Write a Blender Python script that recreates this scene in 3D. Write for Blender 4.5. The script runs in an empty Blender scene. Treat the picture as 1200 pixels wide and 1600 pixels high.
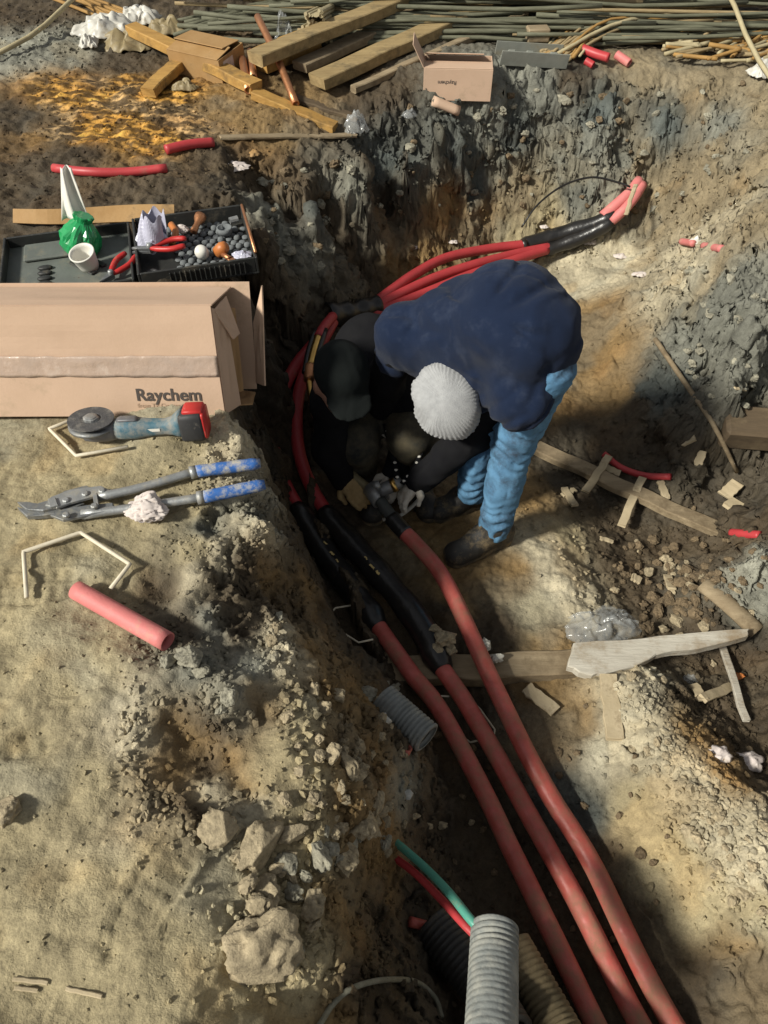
import bpy, math, random
import numpy as np
from mathutils import Vector, Matrix

random.seed(7)
rng = np.random.default_rng(11)
scene = bpy.context.scene
COL = scene.collection

# ------------------------------------------------------------------ camera
CAM_H, PITCH, FPX = 1.40, math.radians(50.0), 1164.0
cam_data = bpy.data.cameras.new('camera')
cam = bpy.data.objects.new('camera', cam_data)
COL.objects.link(cam)
cam.location = (0, 0, CAM_H)
cam.rotation_euler = (math.radians(90) - PITCH, 0, 0)
cam_data.sensor_fit = 'VERTICAL'
cam_data.angle_y = 2 * math.atan(800 / FPX)
cam_data.clip_start = 0.02
cam_data.clip_end = 400
scene.camera = cam

# ------------------------------------------------------------------ light
SUN_ELEV = math.radians(39)
SUN_HEAD = Vector((0.87, 0.49, 0)).normalized()          # the way the light travels over the ground
sun_dir = Vector((SUN_HEAD.x * math.cos(SUN_ELEV), SUN_HEAD.y * math.cos(SUN_ELEV), -math.sin(SUN_ELEV)))
sl = bpy.data.lights.new('floodlight_sun', 'SUN')
sl.energy = 3.1
sl.angle = math.radians(6.5)
sl.color = (1.0, 0.96, 0.85)
so = bpy.data.objects.new('floodlight_sun', sl)
so.rotation_euler = sun_dir.to_track_quat('-Z', 'Y').to_euler()
so.location = (-4, -3, 5)
COL.objects.link(so)

world = bpy.data.worlds.new('World')
scene.world = world
world.use_nodes = True
wn, wl = world.node_tree.nodes, world.node_tree.links
wn.clear()
wo = wn.new('ShaderNodeOutputWorld')
bg = wn.new('ShaderNodeBackground')
sky = wn.new('ShaderNodeTexSky')
sky.sky_type = 'NISHITA'
sky.sun_disc = False
sky.sun_elevation = SUN_ELEV
sky.sun_rotation = math.atan2(-SUN_HEAD.x, -SUN_HEAD.y)
hs = wn.new('ShaderNodeHueSaturation')
hs.inputs['Saturation'].default_value = 0.12              # the night sky over a lit site is grey
wl.new(sky.outputs[0], hs.inputs['Color'])
wl.new(hs.outputs[0], bg.inputs['Color'])
bg.inputs['Strength'].default_value = 0.052
wl.new(bg.outputs[0], wo.inputs['Surface'])

vs = scene.view_settings
vs.view_transform = 'Standard'
vs.look = 'None'
vs.exposure = 0.78
vs.gamma = 1.0
vs.use_curve_mapping = False
scene.render.engine = 'CYCLES'
scene.cycles.use_denoising = True
scene.cycles.max_bounces = 6
scene.cycles.transparent_max_bounces = 8

# ------------------------------------------------------------------ geometry of the view: a pixel of the photograph and a height give a point
SP, CP = math.sin(PITCH), math.cos(PITCH)
def ray(u, v):
    dx, dy = (u - 600) / FPX, (v - 800) / FPX
    return np.array((dx, CP - dy * SP, -SP - dy * CP))
def P(u, v, z):
    r = ray(u, v)
    t = (z - CAM_H) / r[2]
    return Vector((r[0] * t, r[1] * t, z))

# ------------------------------------------------------------------ noise
_g = np.random.default_rng(3)
PERM = _g.permutation(256).astype(np.int32)
PERM = np.concatenate([PERM, PERM, PERM])
GR = np.array([(1,1,0),(-1,1,0),(1,-1,0),(-1,-1,0),(1,0,1),(-1,0,1),(1,0,-1),(-1,0,-1),
               (0,1,1),(0,-1,1),(0,1,-1),(0,-1,-1),(1,1,0),(0,-1,1),(-1,1,0),(0,-1,-1)], np.float32)
GRX, GRY, GRZ = [np.ascontiguousarray(GR[:, i]) for i in range(3)]
def perlin(x, y, z):
    x = np.asarray(x, np.float32); y = np.asarray(y, np.float32); z = np.asarray(z, np.float32)
    fx, fy, fz = np.floor(x), np.floor(y), np.floor(z)
    xi, yi, zi = fx.astype(np.int32) & 255, fy.astype(np.int32) & 255, fz.astype(np.int32) & 255
    x, y, z = x - fx, y - fy, z - fz
    u, v, w = [t * t * t * (t * (t * 6 - 15) + 10) for t in (x, y, z)]
    def g(i, j, k):
        h = PERM[PERM[PERM[xi + i] + yi + j] + zi + k] & 15
        return GRX[h] * (x - np.float32(i)) + GRY[h] * (y - np.float32(j)) + GRZ[h] * (z - np.float32(k))
    def l(a, b, t): return a + (b - a) * t
    return l(l(l(g(0,0,0), g(1,0,0), u), l(g(0,1,0), g(1,1,0), u), v),
             l(l(g(0,0,1), g(1,0,1), u), l(g(0,1,1), g(1,1,1), u), v), w)
def fbm(x, y, z, f, octaves=3, gain=0.5):
    s, a = 0, 1.0
    for o in range(octaves):
        s = s + a * perlin(x * f + 17.3 * o, y * f + 5.1 * o, z * f + 9.7 * o)
        f *= 2.03; a *= gain
    return s
def cell(x, y, f, seed=0):
    """F1, F2 and a random id for 2-D cells."""
    x = np.asarray(x, np.float32) * f; y = np.asarray(y, np.float32) * f
    fx, fy = np.floor(x), np.floor(y)
    f1 = np.full(x.shape, 9, np.float32); f2 = f1.copy(); cid = np.zeros_like(f1)
    for i in (-1, 0, 1):
        for j in (-1, 0, 1):
            cx, cy = (fx + i).astype(np.int32) & 255, (fy + j).astype(np.int32) & 255
            h = PERM[PERM[cx + seed] + cy]
            h2 = PERM[h + 77]
            px, py = fx + i + h / 255., fy + j + h2 / 255.
            d = np.sqrt((px - x) ** 2 + (py - y) ** 2)
            m = d < f1
            f2 = np.where(m, f1, np.minimum(f2, d))
            cid = np.where(m, PERM[h2 + 31] / 255., cid)
            f1 = np.where(m, d, f1)
    return f1, f2, cid
def sstep(a, b, x):
    t = np.clip((x - a) / (b - a), 0, 1)
    return t * t * (3 - 2 * t)

# ------------------------------------------------------------------ materials
def node_mat(name):
    m = bpy.data.materials.new(name)
    m.use_nodes = True
    nt = m.node_tree
    nt.nodes.clear()
    out = nt.nodes.new('ShaderNodeOutputMaterial')
    b = nt.nodes.new('ShaderNodeBsdfPrincipled')
    nt.links.new(b.outputs[0], out.inputs['Surface'])
    return m, nt, b
def N(nt, t, **kw):
    n = nt.nodes.new(t)
    for k, v in kw.items():
        if k in n.inputs: n.inputs[k].default_value = v
        else: setattr(n, k, v)
    return n
def mat(name, c1, c2=None, scale=8.0, rough=0.7, bump=0.25, bscale=60.0, metal=0.0, spec=0.4, alpha=1.0, trans=0.0,
        dirt=None, dirt_amt=0.5, dirt_scale=6.0, rvar=0.0, stretch=None, sheen=0.0, bdist=0.004):
    """Principled surface with two mottled colours, an optional layer of dirt and fine relief."""
    m, nt, b = node_mat(name)
    L = nt.links.new
    tc = N(nt, 'ShaderNodeTexCoord')
    mp = N(nt, 'ShaderNodeMapping')
    if stretch: mp.inputs['Scale'].default_value = stretch
    L(tc.outputs['Object'], mp.inputs['Vector'])
    c2 = c2 or tuple(0.7 * k for k in c1)
    n1 = N(nt, 'ShaderNodeTexNoise', Scale=scale, Detail=6.0, Roughness=0.65)
    L(mp.outputs[0], n1.inputs['Vector'])
    r1 = N(nt, 'ShaderNodeValToRGB')
    r1.color_ramp.elements[0].position = 0.32; r1.color_ramp.elements[1].position = 0.68
    r1.color_ramp.elements[0].color = (*c2, 1); r1.color_ramp.elements[1].color = (*c1, 1)
    L(n1.outputs['Fac'], r1.inputs[0])
    col = r1.outputs[0]
    rs = None
    if dirt:
        n2 = N(nt, 'ShaderNodeTexNoise', Scale=dirt_scale, Detail=8.0, Roughness=0.75)
        L(tc.outputs['Object'], n2.inputs['Vector'])
        r2 = N(nt, 'ShaderNodeValToRGB')
        r2.color_ramp.elements[0].position = 0.66 - 0.4 * dirt_amt; r2.color_ramp.elements[1].position = 0.84 - 0.4 * dirt_amt
        L(n2.outputs['Fac'], r2.inputs[0])
        mx = N(nt, 'ShaderNodeMix', data_type='RGBA')
        L(r2.outputs[0], mx.inputs[0]); L(col, mx.inputs[6]); mx.inputs[7].default_value = (*dirt, 1)
        col = mx.outputs[2]
        ma = N(nt, 'ShaderNodeMath', operation='MULTIPLY_ADD')
        L(r2.outputs[0], ma.inputs[0]); ma.inputs[1].default_value = max(0.0, 0.92 - rough); ma.inputs[2].default_value = rough
        L(ma.outputs[0], b.inputs['Roughness'])
    else:
        b.inputs['Roughness'].default_value = rough
    L(col, b.inputs['Base Color'])
    b.inputs['Metallic'].default_value = metal
    b.inputs['Specular IOR Level'].default_value = spec
    b.inputs['Alpha'].default_value = alpha
    b.inputs['Transmission Weight'].default_value = trans
    if sheen:
        b.inputs['Sheen Weight'].default_value = sheen
    if bump:
        n3 = N(nt, 'ShaderNodeTexNoise', Scale=bscale, Detail=5.0, Roughness=0.6)
        L(mp.outputs[0], n3.inputs['Vector'])
        bp = N(nt, 'ShaderNodeBump', Strength=bump, Distance=bdist)
        L(n3.outputs['Fac'], bp.inputs['Height'])
        L(bp.outputs[0], b.inputs['Normal'])
    return m
MUD = (0.20, 0.15, 0.09)
def soil_mat():
    m, nt, b = node_mat('soil')
    L = nt.links.new
    at = N(nt, 'ShaderNodeAttribute', attribute_name='soil')
    tc = N(nt, 'ShaderNodeTexCoord')
    n1 = N(nt, 'ShaderNodeTexNoise', Scale=9.0, Detail=9.0, Roughness=0.7)
    n2 = N(nt, 'ShaderNodeTexNoise', Scale=70.0, Detail=6.0, Roughness=0.7)
    n3 = N(nt, 'ShaderNodeTexNoise', Scale=230.0, Detail=4.0, Roughness=0.6)
    vo = N(nt, 'ShaderNodeTexVoronoi', Scale=95.0)
    ge = N(nt, 'ShaderNodeNewGeometry')
    for n in (n1, n2, n3, vo): L(ge.outputs['Position'], n.inputs['Vector'])
    def ramp(src, lo, hi, a, c):
        r = N(nt, 'ShaderNodeMapRange')
        r.inputs['From Min'].default_value = lo; r.inputs['From Max'].default_value = hi
        r.inputs['To Min'].default_value = a; r.inputs['To Max'].default_value = c
        L(src, r.inputs['Value']); return r.outputs[0]
    f1 = ramp(n1.outputs['Fac'], 0.3, 0.7, 0.72, 1.28)
    f2 = ramp(n2.outputs['Fac'], 0.3, 0.7, 0.80, 1.20)
    f3 = ramp(n3.outputs['Fac'], 0.3, 0.7, 0.84, 1.16)
    m0 = N(nt, 'ShaderNodeMath', operation='MULTIPLY'); L(f2, m0.inputs[0]); L(f3, m0.inputs[1])
    mm = N(nt, 'ShaderNodeMath', operation='MULTIPLY'); L(f1, mm.inputs[0]); L(m0.outputs[0], mm.inputs[1])
    vm = N(nt, 'ShaderNodeVectorMath', operation='SCALE'); L(at.outputs['Color'], vm.inputs[0]); L(mm.outputs[0], vm.inputs['Scale'])
    L(vm.outputs[0], b.inputs['Base Color'])
    wet = N(nt, 'ShaderNodeAttribute', attribute_name='wet')
    rr = N(nt, 'ShaderNodeMapRange'); rr.inputs['To Min'].default_value = 0.92; rr.inputs['To Max'].default_value = 0.42
    L(wet.outputs['Fac'], rr.inputs['Value']); L(rr.outputs[0], b.inputs['Roughness'])
    b.inputs['Specular IOR Level'].default_value = 0.35
    h = N(nt, 'ShaderNodeMath', operation='MULTIPLY_ADD'); L(n2.outputs['Fac'], h.inputs[0]); h.inputs[1].default_value = 1.3; L(n3.outputs['Fac'], h.inputs[2])
    h2 = N(nt, 'ShaderNodeMath', operation='MULTIPLY_ADD'); L(vo.outputs['Distance'], h2.inputs[0]); h2.inputs[1].default_value = -0.5; L(h.outputs[0], h2.inputs[2])
    bp = N(nt, 'ShaderNodeBump', Strength=0.6, Distance=0.004); L(h2.outputs[0], bp.inputs['Height'])
    L(bp.outputs[0], b.inputs['Normal'])
    return m
M = {}
M['soil'] = soil_mat()
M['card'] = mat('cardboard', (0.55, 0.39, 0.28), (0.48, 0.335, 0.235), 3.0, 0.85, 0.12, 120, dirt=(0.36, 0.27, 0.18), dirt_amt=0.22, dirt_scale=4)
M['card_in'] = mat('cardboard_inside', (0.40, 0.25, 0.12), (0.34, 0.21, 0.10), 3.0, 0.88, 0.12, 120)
M['card_edge'] = mat('cardboard_edge', (0.50, 0.37, 0.23), (0.22, 0.15, 0.08), 260, 0.9, 0.3, 300)
M['card_old'] = mat('weathered_cardboard', (0.40, 0.25, 0.11), (0.30, 0.17, 0.06), 6.0, 0.7, 0.2, 90, dirt=(0.12, 0.08, 0.04), dirt_amt=0.3)
M['tape'] = mat('packing_tape', (0.47, 0.345, 0.265), (0.37, 0.285, 0.23), 9.0, 0.24, 0.5, 16, spec=0.5, dirt=(0.50, 0.42, 0.36), dirt_amt=0.3, dirt_scale=9, bdist=.008)
M['ink'] = mat('grey_print', (0.055, 0.045, 0.040), (0.08, 0.065, 0.055), 60, 0.7, 0.0)
M['ink_faint'] = mat('faint_print', (0.36, 0.25, 0.175), (0.41, 0.29, 0.2), 60, 0.8, 0.0)
M['cable'] = mat('red_cable_sheath', (0.52, 0.120, 0.100), (0.36, 0.075, 0.055), 18.0, 0.42, 0.3, 90, dirt=(0.28, 0.15, 0.095), dirt_amt=0.46, dirt_scale=8)
M['cable_clean'] = mat('clean_red_sheath', (0.47, 0.05, 0.055), (0.38, 0.04, 0.045), 9.0, 0.45, 0.08, 160, dirt=(0.28, 0.11, 0.08), dirt_amt=0.2, dirt_scale=11)
M['pink'] = mat('dusty_pink_pipe', (0.60, 0.19, 0.18), (0.52, 0.16, 0.15), 20, 0.6, 0.2, 150, dirt=(0.46, 0.30, 0.22), dirt_amt=0.3, dirt_scale=18)
M['black'] = mat('black_heatshrink', (0.012, 0.012, 0.013), (0.022, 0.020, 0.018), 14, 0.30, 0.35, 26, spec=0.5, dirt=(0.10, 0.075, 0.05), dirt_amt=0.16, dirt_scale=13, bdist=0.01)
M['glint_yel'] = mat('yellow_glint', (0.55, 0.42, 0.17), (0.42, 0.31, 0.11), 40, 0.35, 0.1, 90)
M['brass'] = mat('brass', (0.72, 0.46, 0.14), (0.55, 0.33, 0.10), 30, 0.28, 0.1, 90, metal=1.0)
M['copper'] = mat('copper_wire', (0.62, 0.30, 0.15), (0.50, 0.22, 0.10), 25, 0.38, 0.4, 120, metal=0.8, stretch=(1, 1, 1))
M['khaki'] = mat('khaki_insulation', (0.26, 0.22, 0.13), (0.20, 0.165, 0.09), 20, 0.5, 0.1, 100)
M['grey_ins'] = mat('grey_semiconductor', (0.085, 0.09, 0.085), (0.055, 0.058, 0.055), 20, 0.5, 0.1, 100)
M['conduit'] = mat('dusty_corrugated_pipe', (0.22, 0.235, 0.225), (0.15, 0.16, 0.155), 26, 0.7, 0.35, 120, dirt=(0.31, 0.31, 0.275), dirt_amt=0.5, dirt_scale=16)
M['conduit_black'] = mat('black_corrugated_pipe', (0.025, 0.025, 0.025), (0.04, 0.038, 0.034), 14, 0.5, 0.2, 90, dirt=(0.13, 0.10, 0.06), dirt_amt=0.3, dirt_scale=12)
M['conduit_dirty'] = mat('muddy_corrugated_pipe', (0.17, 0.13, 0.07), (0.10, 0.08, 0.045), 14, 0.8, 0.3, 90, dirt=(0.24, 0.18, 0.10), dirt_amt=0.5)
M['conduit_inside'] = mat('pipe_inside', (0.03, 0.03, 0.03), (0.02, 0.02, 0.02), 10, 0.7, 0.0)
M['green'] = mat('teal_cable', (0.09, 0.33, 0.25), (0.07, 0.26, 0.20), 15, 0.4, 0.1, 90, dirt=(0.23, 0.22, 0.14), dirt_amt=0.35, dirt_scale=14)
M['wood'] = mat('weathered_timber', (0.31, 0.245, 0.155), (0.20, 0.15, 0.09), 5.0, 0.85, 0.5, 24, stretch=(1, 7, 7), dirt=(0.13, 0.095, 0.055), dirt_amt=0.42)
M['wood_yel'] = mat('yellow_timber', (0.46, 0.27, 0.075), (0.31, 0.17, 0.045), 5.0, 0.7, 0.5, 24, stretch=(1, 7, 7), dirt=(0.12, 0.08, 0.035), dirt_amt=0.36)
M['wood_tan'] = mat('tan_timber', (0.34, 0.25, 0.12), (0.22, 0.155, 0.07), 5.0, 0.8, 0.5, 24, stretch=(1, 7, 7), dirt=(0.11, 0.085, 0.045), dirt_amt=0.4)
M['wood_pale'] = mat('pale_bare_wood', (0.50, 0.47, 0.40), (0.38, 0.35, 0.29), 5.0, 0.75, 0.7, 24, stretch=(1, 6, 6), dirt=(0.26, 0.20, 0.13), dirt_amt=0.52)
M['wood_dark'] = mat('dark_wet_timber', (0.12, 0.085, 0.05), (0.07, 0.05, 0.03), 6.0, 0.8, 0.5, 24, stretch=(1, 6, 6), dirt=(0.16, 0.12, 0.07), dirt_amt=0.4)
M['chip'] = mat('wood_chip', (0.46, 0.38, 0.25), (0.36, 0.29, 0.18), 12, 0.8, 0.4, 60, dirt=(0.2, 0.15, 0.09), dirt_amt=0.3, dirt_scale=15)
M['rod_g'] = mat('green_grey_rod', (0.15, 0.15, 0.10), (0.085, 0.085, 0.055), 12, 0.75, 0.4, 60, stretch=(1, 6, 6))
M['rod_t'] = mat('tan_rod', (0.34, 0.26, 0.14), (0.22, 0.16, 0.08), 12, 0.75, 0.4, 60, stretch=(1, 6, 6))
M['rod_p'] = mat('pale_rod', (0.42, 0.36, 0.22), (0.31, 0.26, 0.15), 12, 0.75, 0.3, 60)
M['rod_o'] = mat('ochre_rod', (0.36, 0.21, 0.065), (0.24, 0.135, 0.04), 12, 0.75, 0.4, 60)
M['steel'] = mat('dusty_steel', (0.36, 0.37, 0.37), (0.26, 0.27, 0.27), 30, 0.45, 0.2, 120, metal=0.55, dirt=(0.33, 0.30, 0.24), dirt_amt=0.4, dirt_scale=22)
M['steel_dark'] = mat('worn_grey_steel', (0.22, 0.23, 0.235), (0.15, 0.155, 0.16), 30, 0.45, 0.25, 90, metal=0.5, dirt=(0.27, 0.25, 0.20), dirt_amt=0.4, dirt_scale=25)
M['white_wire'] = mat('pale_bent_wire', (0.66, 0.60, 0.47), (0.55, 0.49, 0.37), 40, 0.55, 0.1, 100, dirt=(0.34, 0.27, 0.18), dirt_amt=0.2, dirt_scale=20)
M['blue_grip'] = mat('blue_grip', (0.035, 0.13, 0.40), (0.03, 0.10, 0.31), 30, 0.5, 0.15, 150, dirt=(0.40, 0.38, 0.32), dirt_amt=0.52, dirt_scale=34)
M['tool_blue'] = mat('tool_teal_plastic', (0.055, 0.14, 0.185), (0.045, 0.11, 0.15), 22, 0.5, 0.12, 200, dirt=(0.23, 0.23, 0.21), dirt_amt=0.62, dirt_scale=18)
M['tool_grey'] = mat('tool_grey_metal', (0.19, 0.19, 0.195), (0.13, 0.13, 0.14), 22, 0.5, 0.15, 150, metal=0.3, dirt=(0.27, 0.255, 0.22), dirt_amt=0.4, dirt_scale=22)
M['tool_black'] = mat('tool_black_rubber', (0.02, 0.02, 0.022), (0.035, 0.035, 0.036), 22, 0.6, 0.15, 150, dirt=(0.18, 0.165, 0.14), dirt_amt=0.3, dirt_scale=22)
M['red_plastic'] = mat('red_plastic', (0.50, 0.030, 0.028), (0.40, 0.022, 0.02), 22, 0.4, 0.08, 150, dirt=(0.28, 0.16, 0.11), dirt_amt=0.22, dirt_scale=22)
M['disc'] = mat('cutting_disc', (0.085, 0.085, 0.088), (0.055, 0.055, 0.058), 60, 0.8, 0.5, 260, dirt=(0.2, 0.19, 0.17), dirt_amt=0.4, dirt_scale=25)
M['white'] = mat('white_plastic', (0.72, 0.70, 0.64), (0.62, 0.60, 0.54), 20, 0.45, 0.05, 90, dirt=(0.45, 0.40, 0.32), dirt_amt=0.2, dirt_scale=20)
M['paper'] = mat('crumpled_paper', (0.62, 0.56, 0.52), (0.52, 0.45, 0.42), 18, 0.85, 0.2, 60, dirt=(0.36, 0.29, 0.22), dirt_amt=0.3, dirt_scale=14)
M['foil'] = mat('lilac_plastic_wrap', (0.52, 0.52, 0.62), (0.40, 0.40, 0.50), 14, 0.28, 0.2, 50, spec=0.6)
M['clear'] = mat('clear_plastic', (0.60, 0.62, 0.61), (0.5, 0.52, 0.52), 10, 0.12, 0.25, 40, spec=0.9, alpha=0.16)
M['bag'] = mat('white_plastic_bag', (0.60, 0.59, 0.54), (0.44, 0.42, 0.37), 8, 0.42, 0.25, 40, dirt=(0.28, 0.22, 0.13), dirt_amt=0.3)
M['bag_tan'] = mat('muddy_plastic_bag', (0.30, 0.24, 0.13), (0.2, 0.155, 0.08), 8, 0.5, 0.25, 40, dirt=(0.13, 0.1, 0.055), dirt_amt=0.4)
M['green_bag'] = mat('green_wrapper', (0.02, 0.32, 0.10), (0.012, 0.22, 0.07), 9, 0.25, 0.25, 40, spec=0.6)
M['case'] = mat('grey_green_case', (0.135, 0.15, 0.135), (0.10, 0.11, 0.10), 14, 0.55, 0.15, 120, dirt=(0.2, 0.18, 0.13), dirt_amt=0.35, dirt_scale=9)
M['case_black'] = mat('black_case', (0.03, 0.032, 0.03), (0.022, 0.022, 0.021), 14, 0.5, 0.15, 120, dirt=(0.13, 0.11, 0.08), dirt_amt=0.3, dirt_scale=12)
M['foam'] = mat('grey_foam', (0.17, 0.185, 0.19), (0.125, 0.135, 0.14), 20, 0.9, 0.3, 200)
M['orange'] = mat('orange_plastic', (0.50, 0.18, 0.05), (0.40, 0.13, 0.035), 20, 0.45, 0.1, 90, dirt=(0.28, 0.18, 0.1), dirt_amt=0.25, dirt_scale=20)
M['fleece'] = mat('navy_fleece', (0.010, 0.018, 0.043), (0.0075, 0.0135, 0.033), 9, 0.95, 0.6, 420, sheen=0.06, spec=0.12, dirt=(0.024, 0.033, 0.060), dirt_amt=0.3, dirt_scale=9, bdist=0.003)
M['black_cloth'] = mat('black_cloth', (0.007, 0.007, 0.009), (0.011, 0.011, 0.012), 12, 0.95, 0.4, 300, spec=0.15)
M['dark_cap'] = mat('dark_green_cap', (0.009, 0.011, 0.0105), (0.006, 0.008, 0.008), 12, 0.95, 0.4, 300, spec=0.15)
M['camo'] = mat('mottled_work_trousers', (0.13, 0.11, 0.07), (0.02, 0.023, 0.025), 9, 0.9, 0.3, 250, spec=0.15)
M['denim'] = mat('blue_denim', (0.115, 0.25, 0.40), (0.070, 0.165, 0.28), 14, 0.85, 0.5, 380, spec=0.2, dirt=(0.045, 0.065, 0.095), dirt_amt=0.42, dirt_scale=8, bdist=0.002)
M['glove'] = mat('pale_work_glove', (0.56, 0.53, 0.47), (0.44, 0.40, 0.33), 24, 0.9, 0.4, 260, dirt=(0.28, 0.21, 0.12), dirt_amt=0.3, dirt_scale=16)
M['glove_tan'] = mat('muddy_tan_glove', (0.42, 0.30, 0.145), (0.32, 0.22, 0.10), 24, 0.9, 0.4, 260, dirt=(0.2, 0.14, 0.07), dirt_amt=0.3, dirt_scale=16)
M['knit'] = mat('grey_knit', (0.36, 0.365, 0.37), (0.29, 0.295, 0.30), 60, 0.95, 0.6, 330, sheen=0.2, spec=0.15, bdist=0.003)
M['skin'] = mat('skin', (0.44, 0.25, 0.18), (0.38, 0.20, 0.14), 20, 0.55, 0.1, 200)
M['shoe'] = mat('black_shoe', (0.022, 0.021, 0.020), (0.035, 0.032, 0.028), 16, 0.6, 0.3, 180, dirt=(0.20, 0.15, 0.085), dirt_amt=0.36, dirt_scale=14)
M['sole'] = mat('muddy_sole', (0.10, 0.085, 0.062), (0.05, 0.045, 0.035), 16, 0.8, 0.4, 120, dirt=(0.24, 0.18, 0.10), dirt_amt=0.5, dirt_scale=18)
M['lace'] = mat('shoe_lace', (0.09, 0.085, 0.08), (0.06, 0.055, 0.05), 30, 0.9, 0.2, 200)
M['stone_t'] = mat('tan_clod', (0.36, 0.285, 0.175), (0.25, 0.19, 0.11), 16, 0.95, 0.8, 90, dirt=(0.42, 0.36, 0.25), dirt_amt=0.35, dirt_scale=22)
M['stone_g'] = mat('grey_clod', (0.30, 0.29, 0.245), (0.20, 0.195, 0.165), 16, 0.95, 0.8, 90)
M['stone_b'] = mat('brown_stone', (0.20, 0.135, 0.075), (0.11, 0.075, 0.04), 16, 0.9, 0.7, 90, dirt=(0.27, 0.20, 0.12), dirt_amt=0.3, dirt_scale=18)
M['grey_block'] = mat('pale_mortar', (0.52, 0.53, 0.50), (0.36, 0.37, 0.35), 18, 0.9, 0.6, 70, dirt=(0.34, 0.27, 0.17), dirt_amt=0.3, dirt_scale=20)
M['grey_metal'] = mat('grey_trough', (0.24, 0.25, 0.22), (0.17, 0.175, 0.15), 12, 0.7, 0.2, 80, dirt=(0.2, 0.17, 0.11), dirt_amt=0.35)
M['rope'] = mat('dull_rope', (0.26, 0.25, 0.19), (0.18, 0.17, 0.12), 40, 0.85, 0.5, 200)

# ------------------------------------------------------------------ object helpers
def tag(o, label=None, cat=None, group=None, kind=None):
    if label: o['label'] = label
    if cat: o['category'] = cat
    if group: o['group'] = group
    if kind or cat: o['kind'] = kind or 'thing'
    return o
def link(name, me, parent=None):
    o = bpy.data.objects.new(name, me)
    COL.objects.link(o)
    if parent is not None: o.parent = parent
    return o
def mesh(name, V, F, m, smooth=False):
    me = bpy.data.meshes.new(name)
    me.from_pydata([tuple(map(float, v)) for v in V], [], [tuple(map(int, f)) for f in F])
    if isinstance(m, str): m = M[m]
    if m: me.materials.append(m)
    if smooth: me.polygons.foreach_set('use_smooth', [True] * len(me.polygons))
    me.update()
    return me
def mk(name, VF, m, parent=None, smooth=False):
    """One mesh object. World coordinates; a top-level object (or a child of an Empty) gets its origin at its own place."""
    V = np.array([tuple(v) for v in VF[0]], float)
    if parent is None:
        c = V.mean(0); c[2] = V[:, 2].min()
        o = link(name, mesh(name, V - c, VF[1], m, smooth))
        o.location = c
    else:
        off = np.array(world_loc(parent))
        o = link(name, mesh(name, V - off, VF[1], m, smooth), parent)
    return o
def world_loc(o):
    l = Vector((0, 0, 0))
    while o is not None:
        l += o.location; o = o.parent
    return l
def empty(name, loc, label, cat, group=None):
    o = bpy.data.objects.new(name, None)
    COL.objects.link(o)
    o.location = loc
    o.empty_display_size = 0.05
    return tag(o, label, cat, group)
def join(*vfs):
    V, F = [], []
    for v, f in vfs:
        n = len(V)
        V.extend([tuple(p) for p in v]); F.extend([tuple(i + n for i in q) for q in f])
    return V, F
def xf(VF, mtx):
    return [mtx @ Vector(v) for v in VF[0]], VF[1]
def frame(origin, xa, za):
    """Matrix with the x axis along xa and z near za."""
    x = Vector(xa).normalized(); z = Vector(za)
    y = z.cross(x).normalized(); z = x.cross(y).normalized()
    return Matrix(((x.x, y.x, z.x, origin[0]), (x.y, y.y, z.y, origin[1]), (x.z, y.z, z.z, origin[2]), (0, 0, 0, 1)))
def box(sx, sy, sz, ch=0.0, c=(0, 0, 0)):
    """Box with chamfered edges (24 corners)."""
    hx, hy, hz = sx / 2, sy / 2, sz / 2
    if ch <= 0:
        V = [(c[0] + a * hx, c[1] + b * hy, c[2] + d * hz) for a in (-1, 1) for b in (-1, 1) for d in (-1, 1)]
        return V, [(0, 1, 3, 2), (4, 6, 7, 5), (0, 4, 5, 1), (2, 3, 7, 6), (0, 2, 6, 4), (1, 5, 7, 3)]
    ch = min(ch, hx * .9, hy * .9, hz * .9)
    V, ix = [], {}
    for a in (-1, 1):
        for b in (-1, 1):
            for d in (-1, 1):
                for k in range(3):
                    p = [a * hx, b * hy, d * hz]
                    s = (a, b, d)
                    for q in range(3):
                        if q != k: p[q] -= s[q] * ch
                    ix[(a, b, d, k)] = len(V)
                    V.append((c[0] + p[0], c[1] + p[1], c[2] + p[2]))
    F = []
    for k in range(3):
        i, j = (k + 1) % 3, (k + 2) % 3
        for s in (-1, 1):
            q = []
            for a, b in ((-1, -1), (1, -1), (1, 1), (-1, 1)):
                t = [0, 0, 0]; t[k] = s; t[i] = a; t[j] = b
                q.append(ix[(*t, k)])
            F.append(q if s > 0 else q[::-1])
    for k in range(3):
        i, j = (k + 1) % 3, (k + 2) % 3
        for a in (-1, 1):
            for b in (-1, 1):
                t = [0, 0, 0]; t[i] = a; t[j] = b
                lo, hi = t[:], t[:]
                lo[k] = -1; hi[k] = 1
                q = [ix[(*lo, i)], ix[(*hi, i)], ix[(*hi, j)], ix[(*lo, j)]]
                F.append(q if a * b < 0 else q[::-1])
    for a in (-1, 1):
        for b in (-1, 1):
            for d in (-1, 1):
                q = [ix[(a, b, d, 0)], ix[(a, b, d, 1)], ix[(a, b, d, 2)]]
                F.append(q if a * b * d > 0 else q[::-1])
    return V, F
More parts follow.
